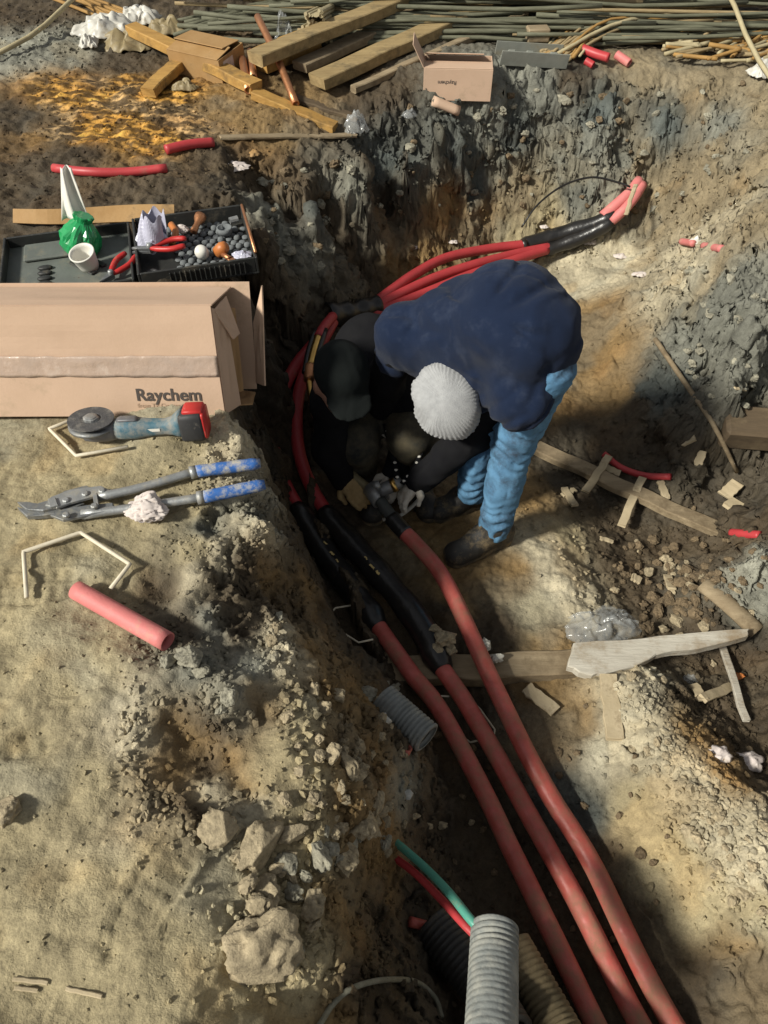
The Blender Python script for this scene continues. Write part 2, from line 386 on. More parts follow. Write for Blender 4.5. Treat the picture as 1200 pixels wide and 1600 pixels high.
def spline(pts, n):
    """Catmull-Rom through the points, evenly resampled to n points."""
    p = [np.array(tuple(q), float) for q in pts]
    if len(p) == 2:
        return [Vector(p[0] + (p[1] - p[0]) * i / (n - 1)) for i in range(n)]
    p = [2 * p[0] - p[1]] + p + [2 * p[-1] - p[-2]]
    out = []
    for i in range(1, len(p) - 2):
        for k in range(24):
            t = k / 24
            out.append(0.5 * ((2 * p[i]) + (-p[i-1] + p[i+1]) * t + (2*p[i-1] - 5*p[i] + 4*p[i+1] - p[i+2]) * t*t + (-p[i-1] + 3*p[i] - 3*p[i+1] + p[i+2]) * t**3))
    out.append(p[-2])
    out = np.array(out)
    s = np.concatenate([[0], np.cumsum(np.linalg.norm(np.diff(out, axis=0), axis=1))])
    q = np.linspace(0, s[-1], n)
    return [Vector((np.interp(a, s, out[:, 0]), np.interp(a, s, out[:, 1]), np.interp(a, s, out[:, 2]))) for a in q]
def sweep(path, rad, seg=12, hollow=0.0, cap=True, squash=None):
    """Tube along a list of points; rad is a number or a list; hollow = inner share of the radius for an open pipe."""
    n = len(path)
    rad = rad if hasattr(rad, '__len__') else [rad] * n
    T = [(path[min(i + 1, n - 1)] - path[max(i - 1, 0)]).normalized() for i in range(n)]
    up = Vector((0, 0, 1)) if abs(T[0].z) < 0.9 else Vector((1, 0, 0))
    a = T[0].cross(up).normalized()
    V, F = [], []
    rings = []
    for i in range(n):
        a = (a - T[i] * a.dot(T[i])).normalized()
        b = T[i].cross(a)
        rings.append((a.copy(), b.copy()))
    def ring(i, r):
        s = len(V)
        A, B = rings[i]
        for k in range(seg):
            t = 2 * math.pi * k / seg
            x, y = math.cos(t) * r, math.sin(t) * r
            if squash: x *= squash[0]; y *= squash[1]
            V.append(path[i] + A * x + B * y)
        return s
    def bridge(s0, s1):
        for k in range(seg):
            F.append((s0 + k, s0 + (k + 1) % seg, s1 + (k + 1) % seg, s1 + k))
    prev = ring(0, rad[0]); first = prev
    for i in range(1, n):
        s = ring(i, rad[i]); bridge(prev, s); prev = s
    if hollow:
        last = prev
        s = ring(n - 1, rad[-1] * hollow); bridge(last, s); prev = s
        for i in range(n - 2, -1, -1):
            s = ring(i, rad[i] * hollow if i else rad[0] * hollow); bridge(prev, s); prev = s
        bridge(prev, first)
    elif cap:
        F.append(tuple(range(first + seg - 1, first - 1, -1)))
        F.append(tuple(range(prev, prev + seg)))
    return V, F
def tube(pts, rad, n=None, seg=12, **kw):
    n = n or max(2, len(pts) * 6 if len(pts) > 2 else 2)
    path = spline(pts, n)
    if callable(rad): rad = [rad(i / (n - 1)) for i in range(n)]
    return sweep(path, rad, seg, **kw)
def ngon_prism(pts2, h, mtx=None, ch=0.0):
    """Outline in xy extruded to height h (with a small chamfer on top)."""
    n = len(pts2)
    cx = sum(p[0] for p in pts2) / n; cy = sum(p[1] for p in pts2) / n
    V = [(x, y, 0) for x, y in pts2]
    F = [tuple(range(n - 1, -1, -1))]
    if ch:
        V += [(x, y, h - ch) for x, y in pts2]
        def sh(x, y):
            d = math.hypot(x - cx, y - cy) or 1
            return (x - (x - cx) / d * ch, y - (y - cy) / d * ch, h)
        V += [sh(x, y) for x, y in pts2]
        lv = 3
    else:
        V += [(x, y, h) for x, y in pts2]; lv = 2
    for l in range(lv - 1):
        for k in range(n):
            F.append((l * n + k, l * n + (k + 1) % n, (l + 1) * n + (k + 1) % n, (l + 1) * n + k))
    F.append(tuple(range((lv - 1) * n, lv * n)))
    return xf((V, F), mtx) if mtx else (V, F)
def lathe(prof, seg=24, mtx=None, flute=None):
    """Profile [(r, z)] turned about z; flute(theta, r, z) may change the radius."""
    V, F = [], []
    n = len(prof)
    for r, z in prof:
        for k in range(seg):
            t = 2 * math.pi * k / seg
            rr = flute(t, r, z) if flute else r
            V.append((rr * math.cos(t), rr * math.sin(t), z))
    for i in range(n - 1):
        for k in range(seg):
            F.append((i * seg + k, i * seg + (k + 1) % seg, (i + 1) * seg + (k + 1) % seg, (i + 1) * seg + k))
    F.append(tuple(range(seg - 1, -1, -1)))
    F.append(tuple(range((n - 1) * seg, n * seg)))
    return xf((V, F), mtx) if mtx else (V, F)
_PH = (1 + 5 ** .5) / 2
_ICO = ([(-1,_PH,0),(1,_PH,0),(-1,-_PH,0),(1,-_PH,0),(0,-1,_PH),(0,1,_PH),(0,-1,-_PH),(0,1,-_PH),(_PH,0,-1),(_PH,0,1),(-_PH,0,-1),(-_PH,0,1)],
        [(0,11,5),(0,5,1),(0,1,7),(0,7,10),(0,10,11),(1,5,9),(5,11,4),(11,10,2),(10,7,6),(7,1,8),(3,9,4),(3,4,2),(3,2,6),(3,6,8),(3,8,9),(4,9,5),(2,4,11),(6,2,10),(8,6,7),(9,8,1)])
def ico(sub=0):
    V = [np.array(v, float) / np.linalg.norm(v) for v in _ICO[0]]; F = list(_ICO[1])
    for _ in range(sub):
        mid, G = {}, []
        def m(a, b):
            k = (min(a, b), max(a, b))
            if k not in mid:
                p = V[a] + V[b]; V.append(p / np.linalg.norm(p)); mid[k] = len(V) - 1
            return mid[k]
        for a, b, c in F:
            x, y, z = m(a, b), m(b, c), m(c, a)
            G += [(a, x, z), (b, y, x), (c, z, y), (x, y, z)]
        F = G
    return np.array(V), F
def lump(seed, sub=2, amp=0.3, f=1.3, flat=0.75):
    """An uneven lump of about unit radius: rounded, with broken facets."""
    V, F = ico(sub)
    o = seed * 7.31
    n = fbm(V[:, 0] + o, V[:, 1] + o * .7, V[:, 2] - o, f, 3)
    r = np.random.default_rng(seed)
    R = 1 + amp * n + .05 * fbm(V[:, 0] - o, V[:, 1], V[:, 2], 7.0, 2)
    for _ in range(7):                                       # planar breaks
        d = r.normal(size=3); d /= np.linalg.norm(d)
        h = r.uniform(.62, .9)
        s = V @ d
        R = np.where(s * R > h, h / np.maximum(s, .05), R)
    V = V * R[:, None] * np.array([1, r.uniform(.7, 1), flat * r.uniform(.8, 1.1)])
    return V, F
def beam(p0, p1, w, t, up=(0, 0, 1), seg=14, jit=0.004, taper=None, seed=1, ch=0.004, bow=0.0):
    """A sawn board between two points: chamfered section, slightly uneven along its length."""
    p0, p1 = Vector(p0), Vector(p1)
    L = (p1 - p0).length
    m = frame((p0 + p1) / 2, p1 - p0, up)
    r = np.random.default_rng(seed)
    V, F = [], []
    sec = [(-w/2+ch, -t/2), (w/2-ch, -t/2), (w/2, -t/2+ch), (w/2, t/2-ch), (w/2-ch, t/2), (-w/2+ch, t/2), (-w/2, t/2-ch), (-w/2, -t/2+ch)]
    off = r.uniform(0, 50)
    for i in range(seg + 1):
        s = i / seg
        k = taper(s) if taper else (1, 1)
        n1 = float(perlin(s * 5 + off, 0.3, 0.7)) * jit * 2; n2 = float(perlin(s * 5 + off, 5.3, 1.7)) * jit
        for j, (a, b) in enumerate(sec):
            ex = r.uniform(-1, 1) * jit * 1.2 if i in (0, seg) else 0
            V.append((-L/2 + L*s + ex, a*k[0] + n1 + r.uniform(-1, 1)*jit*.25, b*k[1] + n2 + bow*math.sin(math.pi*s)))
    for i in range(seg):
        for j in range(8):
            F.append((i*8+j, (i+1)*8+j, (i+1)*8+(j+1) % 8, i*8+(j+1) % 8))
    F.append(tuple(range(8))); F.append(tuple(range((seg+1)*8-1, seg*8-1, -1)))
    return [m @ Vector(v) for v in V], F
def sheet(w, h, nx, ny, fn, thick=0.001):
    """A thin sheet with thickness: fn(s, t) -> (x, y, z) for s, t in 0..1."""
    V, F = [], []
    for j in range(ny + 1):
        for i in range(nx + 1):
            V.append(Vector(fn(i / nx, j / ny)))
    n = len(V)
    nor = []
    for j in range(ny + 1):
        for i in range(nx + 1):
            a = V[j*(nx+1)+min(i+1, nx)] - V[j*(nx+1)+max(i-1, 0)]
            b = V[min(j+1, ny)*(nx+1)+i] - V[max(j-1, 0)*(nx+1)+i]
            c = a.cross(b)
            nor.append(c.normalized() if c.length > 1e-9 else Vector((0, 0, 1)))
    V += [v - q * thick for v, q in zip(V[:n], nor)]
    for j in range(ny):
        for i in range(nx):
            a = j*(nx+1)+i
            F.append((a, a+1, a+nx+2, a+nx+1)); F.append((n+a, n+a+nx+1, n+a+nx+2, n+a+1))
    for i in range(nx):
        a, b = i, i + 1; F.append((b, a, n+a, n+b))
        a, b = ny*(nx+1)+i, ny*(nx+1)+i+1; F.append((a, b, n+b, n+a))
    for j in range(ny):
        a, b = j*(nx+1), (j+1)*(nx+1); F.append((a, b, n+b, n+a))
        a, b = j*(nx+1)+nx, (j+1)*(nx+1)+nx; F.append((b, a, n+a, n+b))
    return V, F
def crumple(center, sx, sy, sz, seed, nx=22, f=3.2, sharp=1.0, sub=4):
    """A crumpled bag or cloth: flat facets meeting in creases, some folded inward."""
    V, F = ico(sub)
    o = seed * 3.7
    r = np.random.default_rng(seed)
    w = V + .22 * np.stack([fbm(V[:, 0] + o, V[:, 1], V[:, 2], 1.6, 2), fbm(V[:, 0], V[:, 1] + o, V[:, 2], 1.6, 2), fbm(V[:, 0], V[:, 1], V[:, 2] + o, 1.6, 2)], -1)
    w /= np.linalg.norm(w, axis=1, keepdims=True)
    R = 1 + .45 * fbm(V[:, 0] + o, V[:, 1] - o, V[:, 2], 1.1, 2)
    for k in range(int(34 * sharp)):
        d = r.normal(size=3); d /= np.linalg.norm(d)
        h = r.uniform(.52, .95)
        q = w @ d
        R = np.where(q * R > h, h / np.maximum(q, .05), R)
    cr = np.abs(fbm(w[:, 0] - o, w[:, 1] + o, w[:, 2], f * .5, 2))
    R = R * (1 - .20 * sharp * np.clip(1 - cr * 7, 0, 1))
    R = R * (1 + .10 * fbm(w[:, 0] * 1.0, w[:, 1], w[:, 2] + o, f * 1.2, 2))
    V = V * R[:, None] * np.array([sx, sy, sz]) * 1.15
    V[:, 2] = np.maximum(V[:, 2], -sz * .62)
    return V + np.array(tuple(center)), F

def film(center, sx, sy, sz, seed, n=34):
    """A thin crumpled film: an irregular sheet thrown into sharp folds, lying on the ground."""
    o = seed * 5.3
    S, T = np.meshgrid(np.linspace(-1, 1, n + 1), np.linspace(-1, 1, n + 1), indexing='xy')
    th = np.arctan2(T, S); rr = np.maximum(np.abs(S), np.abs(T))
    edge = 1 + .30 * perlin(np.cos(th) * 1.6 + o, np.sin(th) * 1.6, th * 0 + o)
    x = np.cos(th) * rr * edge * sx; y = np.sin(th) * rr * edge * sy
    f = 1 / max(sx, sy)
    rid = np.abs(fbm(x * f * 1.3 + o, y * f * 1.3, x * 0 + o, 1.1, 2)); rid2 = np.abs(fbm(x * f * 3 - o, y * f * 3, x * 0, 1.1, 2))
    z = sz * ((1 - rr ** 2) * (.75 + .6 * rid) + .45 * rid * (1 - .5 * rr) + .22 * rid2)
    x += sx * .16 * fbm(S * 2 + o, T * 2, S * 0 + 3, 1.0, 2); y += sy * .16 * fbm(S * 2, T * 2 + o, S * 0 + 8, 1.0, 2)
    Q = np.stack([x, y, z], -1) + np.array(tuple(center))
    return sheet(1, 1, n, n, lambda s, t: Q[int(round(t * n)), int(round(s * n))], .0006)

# ------------------------------------------------------------------ implicit surfaces for bodies and clothing
def surface_nets(Fv, org, h):
    ins = Fv < 0
    cnt = np.zeros([s - 1 for s in Fv.shape], np.int8)
    sl_ = lambda o, s: tuple(slice(o[a], s[a] - 1 + o[a]) for a in range(3))
    S = Fv.shape
    for o in np.ndindex(2, 2, 2): cnt += ins[sl_(o, S)]
    mask = (cnt > 0) & (cnt < 8)
    I = np.argwhere(mask)
    idx = np.full(mask.shape, -1, np.int64); idx[mask] = np.arange(len(I))
    acc = np.zeros((len(I), 3)); num = np.zeros(len(I))
    corners = list(np.ndindex(2, 2, 2))
    val = {c: Fv[I[:, 0] + c[0], I[:, 1] + c[1], I[:, 2] + c[2]] for c in corners}
    for c in corners:
        for a in range(3):
            if c[a] == 0:
                d = list(c); d[a] = 1; d = tuple(d)
                fa, fb = val[c], val[d]
                x = (fa < 0) != (fb < 0)
                t = np.where(x, fa / np.where(x, fa - fb, 1), 0)
                p = np.array(c, float)[None, :].repeat(len(I), 0); p[:, a] += t
                acc[x] += p[x]; num[x] += 1
    V = (I + acc / num[:, None]) * h + np.array(org)
    Fs = []
    for a in range(3):
        b, c = (a + 1) % 3, (a + 2) % 3
        s0 = [slice(None)] * 3; s1 = [slice(None)] * 3
        s0[a] = slice(0, S[a] - 1); s1[a] = slice(1, S[a])
        for q in (s0, s1): q[b] = slice(1, S[b] - 1); q[c] = slice(1, S[c] - 1)
        A, B = ins[tuple(s0)], ins[tuple(s1)]
        for sgn, mm in ((1, A & ~B), (-1, ~A & B)):
            E = np.argwhere(mm)
            if not len(E): continue
            E[:, b] += 1; E[:, c] += 1
            q = []
            for db, dc in ((-1, -1), (0, -1), (0, 0), (-1, 0)):
                e = E.copy(); e[:, b] += db; e[:, c] += dc
                q.append(idx[e[:, 0], e[:, 1], e[:, 2]])
            q = np.stack(q, 1)
            Fs.append(q if sgn > 0 else q[:, ::-1])
    return V, np.concatenate(Fs)
def seg_dist(G, a, b, ra, rb, sq=None):
    a, b = np.array(tuple(a)), np.array(tuple(b))
    ab = b - a
    L = ab @ ab + 1e-12
    t = np.clip(((G - a) @ ab) / L, 0, 1)
    d = G - (a + t[..., None] * ab)
    return np.sqrt((d * d).sum(-1)) - (ra + (rb - ra) * t)
def ell_dist(G, c, r, m=None):
    d = G - np.array(tuple(c))
    if m is not None: d = d @ np.array(m.to_3x3())          # into local axes (columns of m)
    r = np.array(r)
    k0 = np.sqrt(((d / r) ** 2).sum(-1)); k1 = np.sqrt(((d / r ** 2) ** 2).sum(-1)) + 1e-9
    return k0 * (k0 - 1) / k1
def smin(a, b, k):
    h = np.clip(0.5 + 0.5 * (b - a) / k, 0, 1)
    return b + (a - b) * h - k * h * (1 - h)
def implicit(prims, h=0.011, k=0.04, fold=0.0, ff=9.0, stretch=(1, 1, 1), cut=None, seed=0, shape=None):
    """Smooth union of ('c', a, b, ra, rb) cones and ('e', centre, radii, matrix) ellipsoids, with cloth folds."""
    lo, hi = np.full(3, 1e9), np.full(3, -1e9)
    for p in prims:
        if p[0] == 'c':
            for q, r in ((p[1], p[3]), (p[2], p[4])):
                lo = np.minimum(lo, np.array(tuple(q)) - r); hi = np.maximum(hi, np.array(tuple(q)) + r)
        else:
            r = max(p[2]); lo = np.minimum(lo, np.array(tuple(p[1])) - r); hi = np.maximum(hi, np.array(tuple(p[1])) + r)
    lo -= 0.04; hi += 0.04
    n = np.ceil((hi - lo) / h).astype(int) + 1
    G = np.stack(np.meshgrid(*[lo[i] + h * np.arange(n[i]) for i in range(3)], indexing='ij'), -1)
    Fv = None
    for p in prims:
        d = seg_dist(G, *p[1:]) if p[0] == 'c' else ell_dist(G, p[1], p[2], p[3] if len(p) > 3 else None)
        Fv = d if Fv is None else smin(Fv, d, k)
    if fold:
        near = np.abs(Fv) < 0.06
        q = G[near]
        w = fbm(q[:, 0], q[:, 1], q[:, 2] + seed, 5.0, 2) * .12
        x, y, z = q[:, 0] * stretch[0] + w + seed, q[:, 1] * stretch[1] + w, q[:, 2] * stretch[2] - w
        rid = 1 - 2.2 * np.abs(fbm(x, y, z, ff, 2))
        Fv[near] += fold * (0.6 * fbm(x, y, z, ff * .5, 2) - 0.7 * rid)
    if shape is not None:
        near = np.abs(Fv) < 0.06
        Fv[near] += shape(G[near])
    if cut is not None: Fv = np.maximum(Fv, cut(G))
    V, F = surface_nets(Fv, lo, h)
    return V, F

# ================================================================== THE GROUND
# pixel, height and kind of soil: T tan trodden clay, P pale dry clay, G grey clay, B blue-black clay, D dark moist soil, O ochre, Y wet ochre with amber lamp glow put into its colour
CTRL = """
0 1600 0 T;0 1450 0 T;0 1300 0 T;0 1180 .01 T;0 1000 0 T;0 850 0 T;0 720 0 T;150 1540 0 T;150 1380 0 T;130 1220 0 T;130 1060 0 T;150 960 0 T
150 880 0 T;150 760 0 T;150 700 0 T;280 760 0 T;350 700 0 P;300 700 0 T;270 1480 -.01 T;300 1590 -.01 T;380 1590 -.05 T;300 1380 -.02 T;230 1310 -.015 P
215 1100 .005 P;220 1160 -.02 P;300 1165 -.085 O;360 1190 -.11 O;255 1150 -.05 O;330 1135 -.06 D;400 1220 -.10 O;275 1215 -.07 O;330 1200 -.10 D;230 1330 -.01 T;300 1280 -.06 D;340 1090 -.01 P;330 1230 -.05 P;400 1260 -.07 P
430 1160 -.05 T;400 1110 -.10 O;300 860 0 T;260 930 -.05 D;300 985 -.045 D;320 960 .0 G;300 1040 -.01 G;312 900 -.005 P;345 905 -.03 D;385 745 0 P;400 800 .0 P;320 790 0 T;200 800 0 T
360 832 -.10 B;410 836 -.12 B;330 838 -.05 B;370 812 -.02 P;415 815 -.02 P;430 862 -.19 D;450 885 -.28 D;455 930 -.32 D;350 866 -.03 P;390 895 -.09 D;420 915 -.19 O;385 940 -.12 D;345 950 -.05 D;375 1000 -.11 D;438 985 -.10 P;400 1035 -.045 G;350 1085 -.02 G;432 945 -.26 D
480 920 -.30 O;520 960 -.44 D;560 1020 -.52 D;475 1020 -.2 O;520 1080 -.2 O;480 1120 -.08 T;575 1090 -.36 O;420 1200 -.06 T;480 1200 -.09 T;540 1180 -.15 O
605 1140 -.40 D;592 1190 -.29 O;540 1260 -.15 O;470 1280 -.10 T;440 1330 -.09 T;500 1340 -.13 T;560 1330 -.22 O;622 1240 -.44 G;600 1300 -.36 O;645 1300 -.6 D
602 1360 -.42 O;520 1400 -.17 O;440 1400 -.12 T;360 1420 -.04 T;380 1490 -.06 T;480 1470 -.11 T;540 1460 -.22 O;590 1450 -.45 D;650 1400 -.62 D;560 1540 -.24 D
470 1560 -.16 T;520 1600 -.2 O;600 1600 -.36 D;640 1520 -.52 D;690 1500 -.66 D;690 1590 -.6 D;450 1010 -.08 P
430 800 0 P;412 745 0 P;388 690 0 P;376 658 0 P;414 690 -.36 D;437 745 -.36 D;454 795 -.34 D;398 655 -.3 D;470 850 -.24 D;490 890 -.42 D;470 815 -.3 D
560 980 -.68 D;610 1030 -.72 D;650 1120 -.73 D;680 1220 -.74 D;720 1300 -.75 D;760 1380 -.76 D;800 1450 -.77 D;850 1560 -.77 D;760 1200 -.73 D;820 1320 -.74 D;880 1420 -.75 D
940 1530 -.75 D;780 1100 -.71 D;850 1180 -.70 O;900 1270 -.71 B;860 1230 -.71 B;930 1350 -.71 D;980 1440 -.72 D;1020 1540 -.73 D;1080 1590 -.74 D;900 1130 -.69 O;830 1080 -.70 O
950 1180 -.655 P;985 1260 -.655 T;1040 1340 -.65 T;1090 1420 -.645 T;1150 1500 -.65 O;1190 1560 -.66 O;1120 1520 -.69 D
960 1100 -.60 P;1000 1080 -.57 P;1030 1160 -.56 P;1080 1220 -.53 P;1120 1290 -.52 P;1180 1370 -.51 P;1200 1320 -.47 P;1140 1210 -.52 O;1080 1140 -.56 O;1200 1440 -.55 T
1060 1090 -.66 D;1120 1120 -.70 D;1170 1170 -.70 D;1200 1230 -.62 D;1200 1130 -.68 D;1010 1050 -.62 P
1000 930 -.80 D;1080 920 -.80 D;1100 1000 -.80 D;1020 1010 -.78 D;1190 1040 -.76 D;950 830 -.80 D;1050 830 -.81 D;1130 880 -.78 D;900 760 -.78 D;960 880 -.79 D
1170 930 -.66 G;1190 890 -.52 G;1200 840 -.42 G;1150 780 -.74 D;1150 700 -.72 D;1090 650 -.70 D;1200 720 -.62 D;1000 720 -.77 D;910 690 -.76 D;1100 760 -.79 D;1200 790 -.56 D
1170 620 -.46 H;1130 590 -.48 H;1120 500 -.30 H;1190 560 -.18 H;1200 450 -.06 H;1060 540 -.50 H;1010 610 -.66 B;990 650 -.72 D;940 560 -.70 O;960 620 -.74 O;1060 440 -.40 P;1150 430 -.16 H;1040 620 -.62 B
920 500 -.68 O;930 430 -.67 P;970 400 -.65 P;1010 380 -.60 R;1070 400 -.48 P;1100 330 -.34 R;1010 320 -.50 R;1060 270 -.30 R;1000 230 -.22 R;1100 250 -.2 R;1190 330 -.06 R;1190 230 -.03 R
900 118 0 D;1000 112 0 R;1100 130 .0 R;1200 160 .02 R;820 118 0 H;1040 190 -.13 B;1120 200 -.10 H;930 170 -.12 B;850 150 -.08 H;780 135 0 H;960 200 -.16 H
890 240 -.28 H;800 210 -.20 B;900 310 -.46 H;960 290 -.44 H;820 300 -.44 R;740 290 -.40 B;720 210 -.14 B;680 200 -.06 B;760 180 -.10 H;640 190 -.01 D;600 250 -.2 B;640 300 -.36 B
600 350 -.48 D;680 360 -.52 O;560 215 0 D;480 235 .0 D;400 265 .0 D;345 300 .0 D;450 330 -.17 D;420 310 -.05 G;540 300 -.2 G;500 400 -.48 D;530 350 -.36 D;430 390 -.26 G;400 350 -.02 D;480 290 -.06 B
430 450 -.55 D;480 470 -.63 D;560 440 -.63 D;620 420 -.62 O;700 370 -.58 O;650 400 -.63 O;760 370 -.63 O;850 350 -.58 T;800 385 -.66 T;880 390 -.67 P;700 340 -.5 O
480 600 -.71 D;560 560 -.70 D;600 700 -.70 D;540 800 -.70 D;560 900 -.70 D;640 860 -.70 O;700 830 -.70 O;720 920 -.70 O;680 960 -.71 D;800 900 -.69 O;850 850 -.68 P;830 950 -.69 T;880 920 -.68 P
930 970 -.69 P;820 780 -.72 O;880 840 -.70 T;780 980 -.70 D;740 1010 -.71 D;880 1010 -.69 O;750 560 -.70 O;850 620 -.72 O;830 690 -.74 D;870 870 -.68 P;950 1010 -.70 D
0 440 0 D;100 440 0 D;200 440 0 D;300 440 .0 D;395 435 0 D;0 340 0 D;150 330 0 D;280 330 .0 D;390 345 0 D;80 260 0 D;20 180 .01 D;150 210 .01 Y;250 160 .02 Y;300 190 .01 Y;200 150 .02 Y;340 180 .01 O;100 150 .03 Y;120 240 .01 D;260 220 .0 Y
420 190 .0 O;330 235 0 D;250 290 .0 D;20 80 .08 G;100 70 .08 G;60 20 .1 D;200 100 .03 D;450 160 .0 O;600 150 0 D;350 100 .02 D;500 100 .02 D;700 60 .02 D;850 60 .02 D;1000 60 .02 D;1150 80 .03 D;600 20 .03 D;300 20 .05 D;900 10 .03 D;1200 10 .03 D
""".replace('\n', ';')
CT = {'R': (.200, .160, .098), 'H': (.150, .150, .124), 'T': (.300, .252, .150), 'P': (.37, .325, .228), 'G': (.205, .203, .165), 'B': (.070, .080, .074), 'D': (.062, .045, .026), 'O': (.185, .120, .050), 'Y': (.40, .21, .042)}  # R and H: moist tan and grey clay, darkened for far lamp falloff
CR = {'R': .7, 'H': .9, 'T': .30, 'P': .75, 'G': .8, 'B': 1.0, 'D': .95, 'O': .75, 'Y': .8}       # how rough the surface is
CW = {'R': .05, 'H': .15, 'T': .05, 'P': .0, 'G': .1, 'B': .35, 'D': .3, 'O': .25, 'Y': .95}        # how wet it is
pts, cols, rgh, wets = [], [], [], []
def ctl(p, z, k):
    pts.append((p[0], p[1], z)); cols.append(CT[k]); rgh.append(CR[k]); wets.append(CW[k])
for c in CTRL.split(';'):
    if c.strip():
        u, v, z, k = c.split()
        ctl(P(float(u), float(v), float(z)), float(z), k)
for x, y, z, k in [(-.47, 1.62, 0, 'P'), (-.50, 1.8, 0, 'D'), (-.52, 2.0, 0, 'D'), (-.52, 2.25, 0, 'D'), (-.40, 1.62, -.5, 'D'), (-.46, 1.82, -.62, 'D'), (-.475, 2.05, -.67, 'D'),
                   (-.47, 2.3, -.66, 'D'), (-.5, 2.55, -.58, 'D'), (-.33, 1.7, -.68, 'D'), (-.40, 2.0, -.70, 'D'), (-.36, 2.3, -.70, 'D'), (-.32, 1.42, -.45, 'D'), (-.25, 1.5, -.68, 'D'),
                   (-.38, 1.47, 0, 'P'), (-.6, 1.75, -.02, 'D'), (-.9, 1.75, -.02, 'D'), (-1.3, 1.8, -.02, 'D'), (-.6, 2.0, 0, 'D'), (-1.0, 2.0, 0, 'D'),
                   (-2, 0, 0, 'T'), (-2, 1, 0, 'T'), (-2, 2, 0, 'D'), (-2.4, 3, .02, 'D'), (-3, 4.5, .1, 'D'), (-1, -.6, 0, 'T'), (0, -.5, 0, 'T'), (.35, -.35, -.02, 'D'), (.8, -.5, -.05, 'D'), (1.4, -.4, -.1, 'T'),
                   (-.3, .05, 0, 'T'), (.1, -.02, -.3, 'D'), (.3, -.12, -.5, 'D'), (.6, -.1, -.6, 'D'), (.9, .1, -.6, 'D'), (1.15, .35, -.5, 'T'), (1.4, .8, -.3, 'T'), (1.5, 1.3, -.35, 'T'), (1.7, 1.9, -.05, 'G'), (1.35, 1.6, -.55, 'D'),
                   (1.7, .7, -.05, 'T'), (2.2, 1.2, 0, 'T'), (2.2, 2.4, .03, 'T'), (1.9, 3.2, .02, 'T'), (2.6, 4.0, .03, 'T'), (3.2, 2, .05, 'T'), (3, .0, 0, 'T'),
                   (-1, 5.5, .1, 'D'), (0, 5.8, .08, 'D'), (1.5, 5.8, .08, 'D'), (3, 5.6, .08, 'D'), (-3, 6.5, .1, 'D'), (3.5, 7, .1, 'D')]:
    ctl((x, y), z, k)
pts = np.array(pts); cols = np.array(cols); rgh = np.array(rgh); wets = np.array(wets)
# linear radial interpolation of the heights
def rbf_fit():
    n = len(pts)
    D = np.sqrt(((pts[:, None, :2] - pts[None, :, :2]) ** 2).sum(-1))
    A = np.zeros((n + 3, n + 3))
    A[:n, :n] = -D + np.eye(n) * 0.018
    A[:n, n] = 1; A[:n, n+1:] = pts[:, :2]
    A[n:, :n] = A[:n, n:].T
    b = np.zeros(n + 3); b[:n] = pts[:, 2]
    return np.linalg.solve(A, b)
RW = rbf_fit()
gx = np.concatenate([-np.geomspace(60, 2.2, 26), np.linspace(-2.15, -1.2, 110), np.arange(-1.195, 1.62, .0052), np.linspace(1.63, 2.7, 110), np.geomspace(2.8, 60, 24)])
gy = np.concatenate([-np.geomspace(60, .5, 24), np.linspace(-.47, .0, 30), np.arange(.006, 2.6, .0052), np.arange(2.6, 4.4, .0072), np.linspace(4.41, 5.8, 90), np.geomspace(5.9, 90, 26)])
XX, YY = np.meshgrid(gx, gy, indexing='xy')
xf_, yf_ = XX.ravel(), YY.ravel()
inner = np.clip(np.minimum(np.minimum(xf_ + 3.2, 3.4 - xf_), np.minimum(yf_ + 1.2, 7.0 - yf_)) / .8, 0, 1)
cxf, cyf = np.clip(xf_, -3.2, 3.4).astype(np.float32), np.clip(yf_, -1.2, 7.0).astype(np.float32)
zz0 = np.zeros_like(cxf)
wx = .028 * fbm(cxf, cyf, zz0, 6.0, 3); wy = .028 * fbm(cxf + 40, cyf, zz0, 6.0, 3)
NP = len(xf_)
# heights and soils are worked out on a regular grid, then read off at the (warped) points of the sheet
ax, ay = np.arange(-3.3, 3.52, .017), np.arange(-1.3, 7.12, .017)
AX, AY = [q.ravel().astype(np.float32) for q in np.meshgrid(ax, ay, indexing='xy')]
AUX = np.zeros((len(AX), 6), np.float32)
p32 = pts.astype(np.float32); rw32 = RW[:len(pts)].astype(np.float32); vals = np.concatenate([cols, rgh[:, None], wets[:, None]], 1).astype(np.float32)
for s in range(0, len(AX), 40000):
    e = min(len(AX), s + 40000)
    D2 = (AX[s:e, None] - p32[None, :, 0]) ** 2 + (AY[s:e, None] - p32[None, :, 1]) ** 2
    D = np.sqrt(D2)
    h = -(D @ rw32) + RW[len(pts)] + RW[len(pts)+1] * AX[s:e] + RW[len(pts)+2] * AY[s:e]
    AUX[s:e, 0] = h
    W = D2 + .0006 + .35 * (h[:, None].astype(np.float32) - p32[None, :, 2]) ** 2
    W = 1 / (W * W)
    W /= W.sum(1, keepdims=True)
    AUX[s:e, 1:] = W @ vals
AUX = AUX.reshape(len(ay), len(ax), 6)
def aux(x, y):
    fx = np.clip((x - ax[0]) / .017, 0, len(ax) - 1.001); fy = np.clip((y - ay[0]) / .017, 0, len(ay) - 1.001)
    i, j = fx.astype(int), fy.astype(int); a, b = (fx - i)[:, None], (fy - j)[:, None]
    return (AUX[j, i] * (1-a) + AUX[j, i+1] * a) * (1-b) + (AUX[j+1, i] * (1-a) + AUX[j+1, i+1] * a) * b
A_ = aux(cxf + wx, cyf + wy)
H0, SOIL, RG, WT = A_[:, 0].copy(), A_[:, 1:4].copy(), A_[:, 4], A_[:, 5]
H0 = np.clip(H0, -.9, .16)
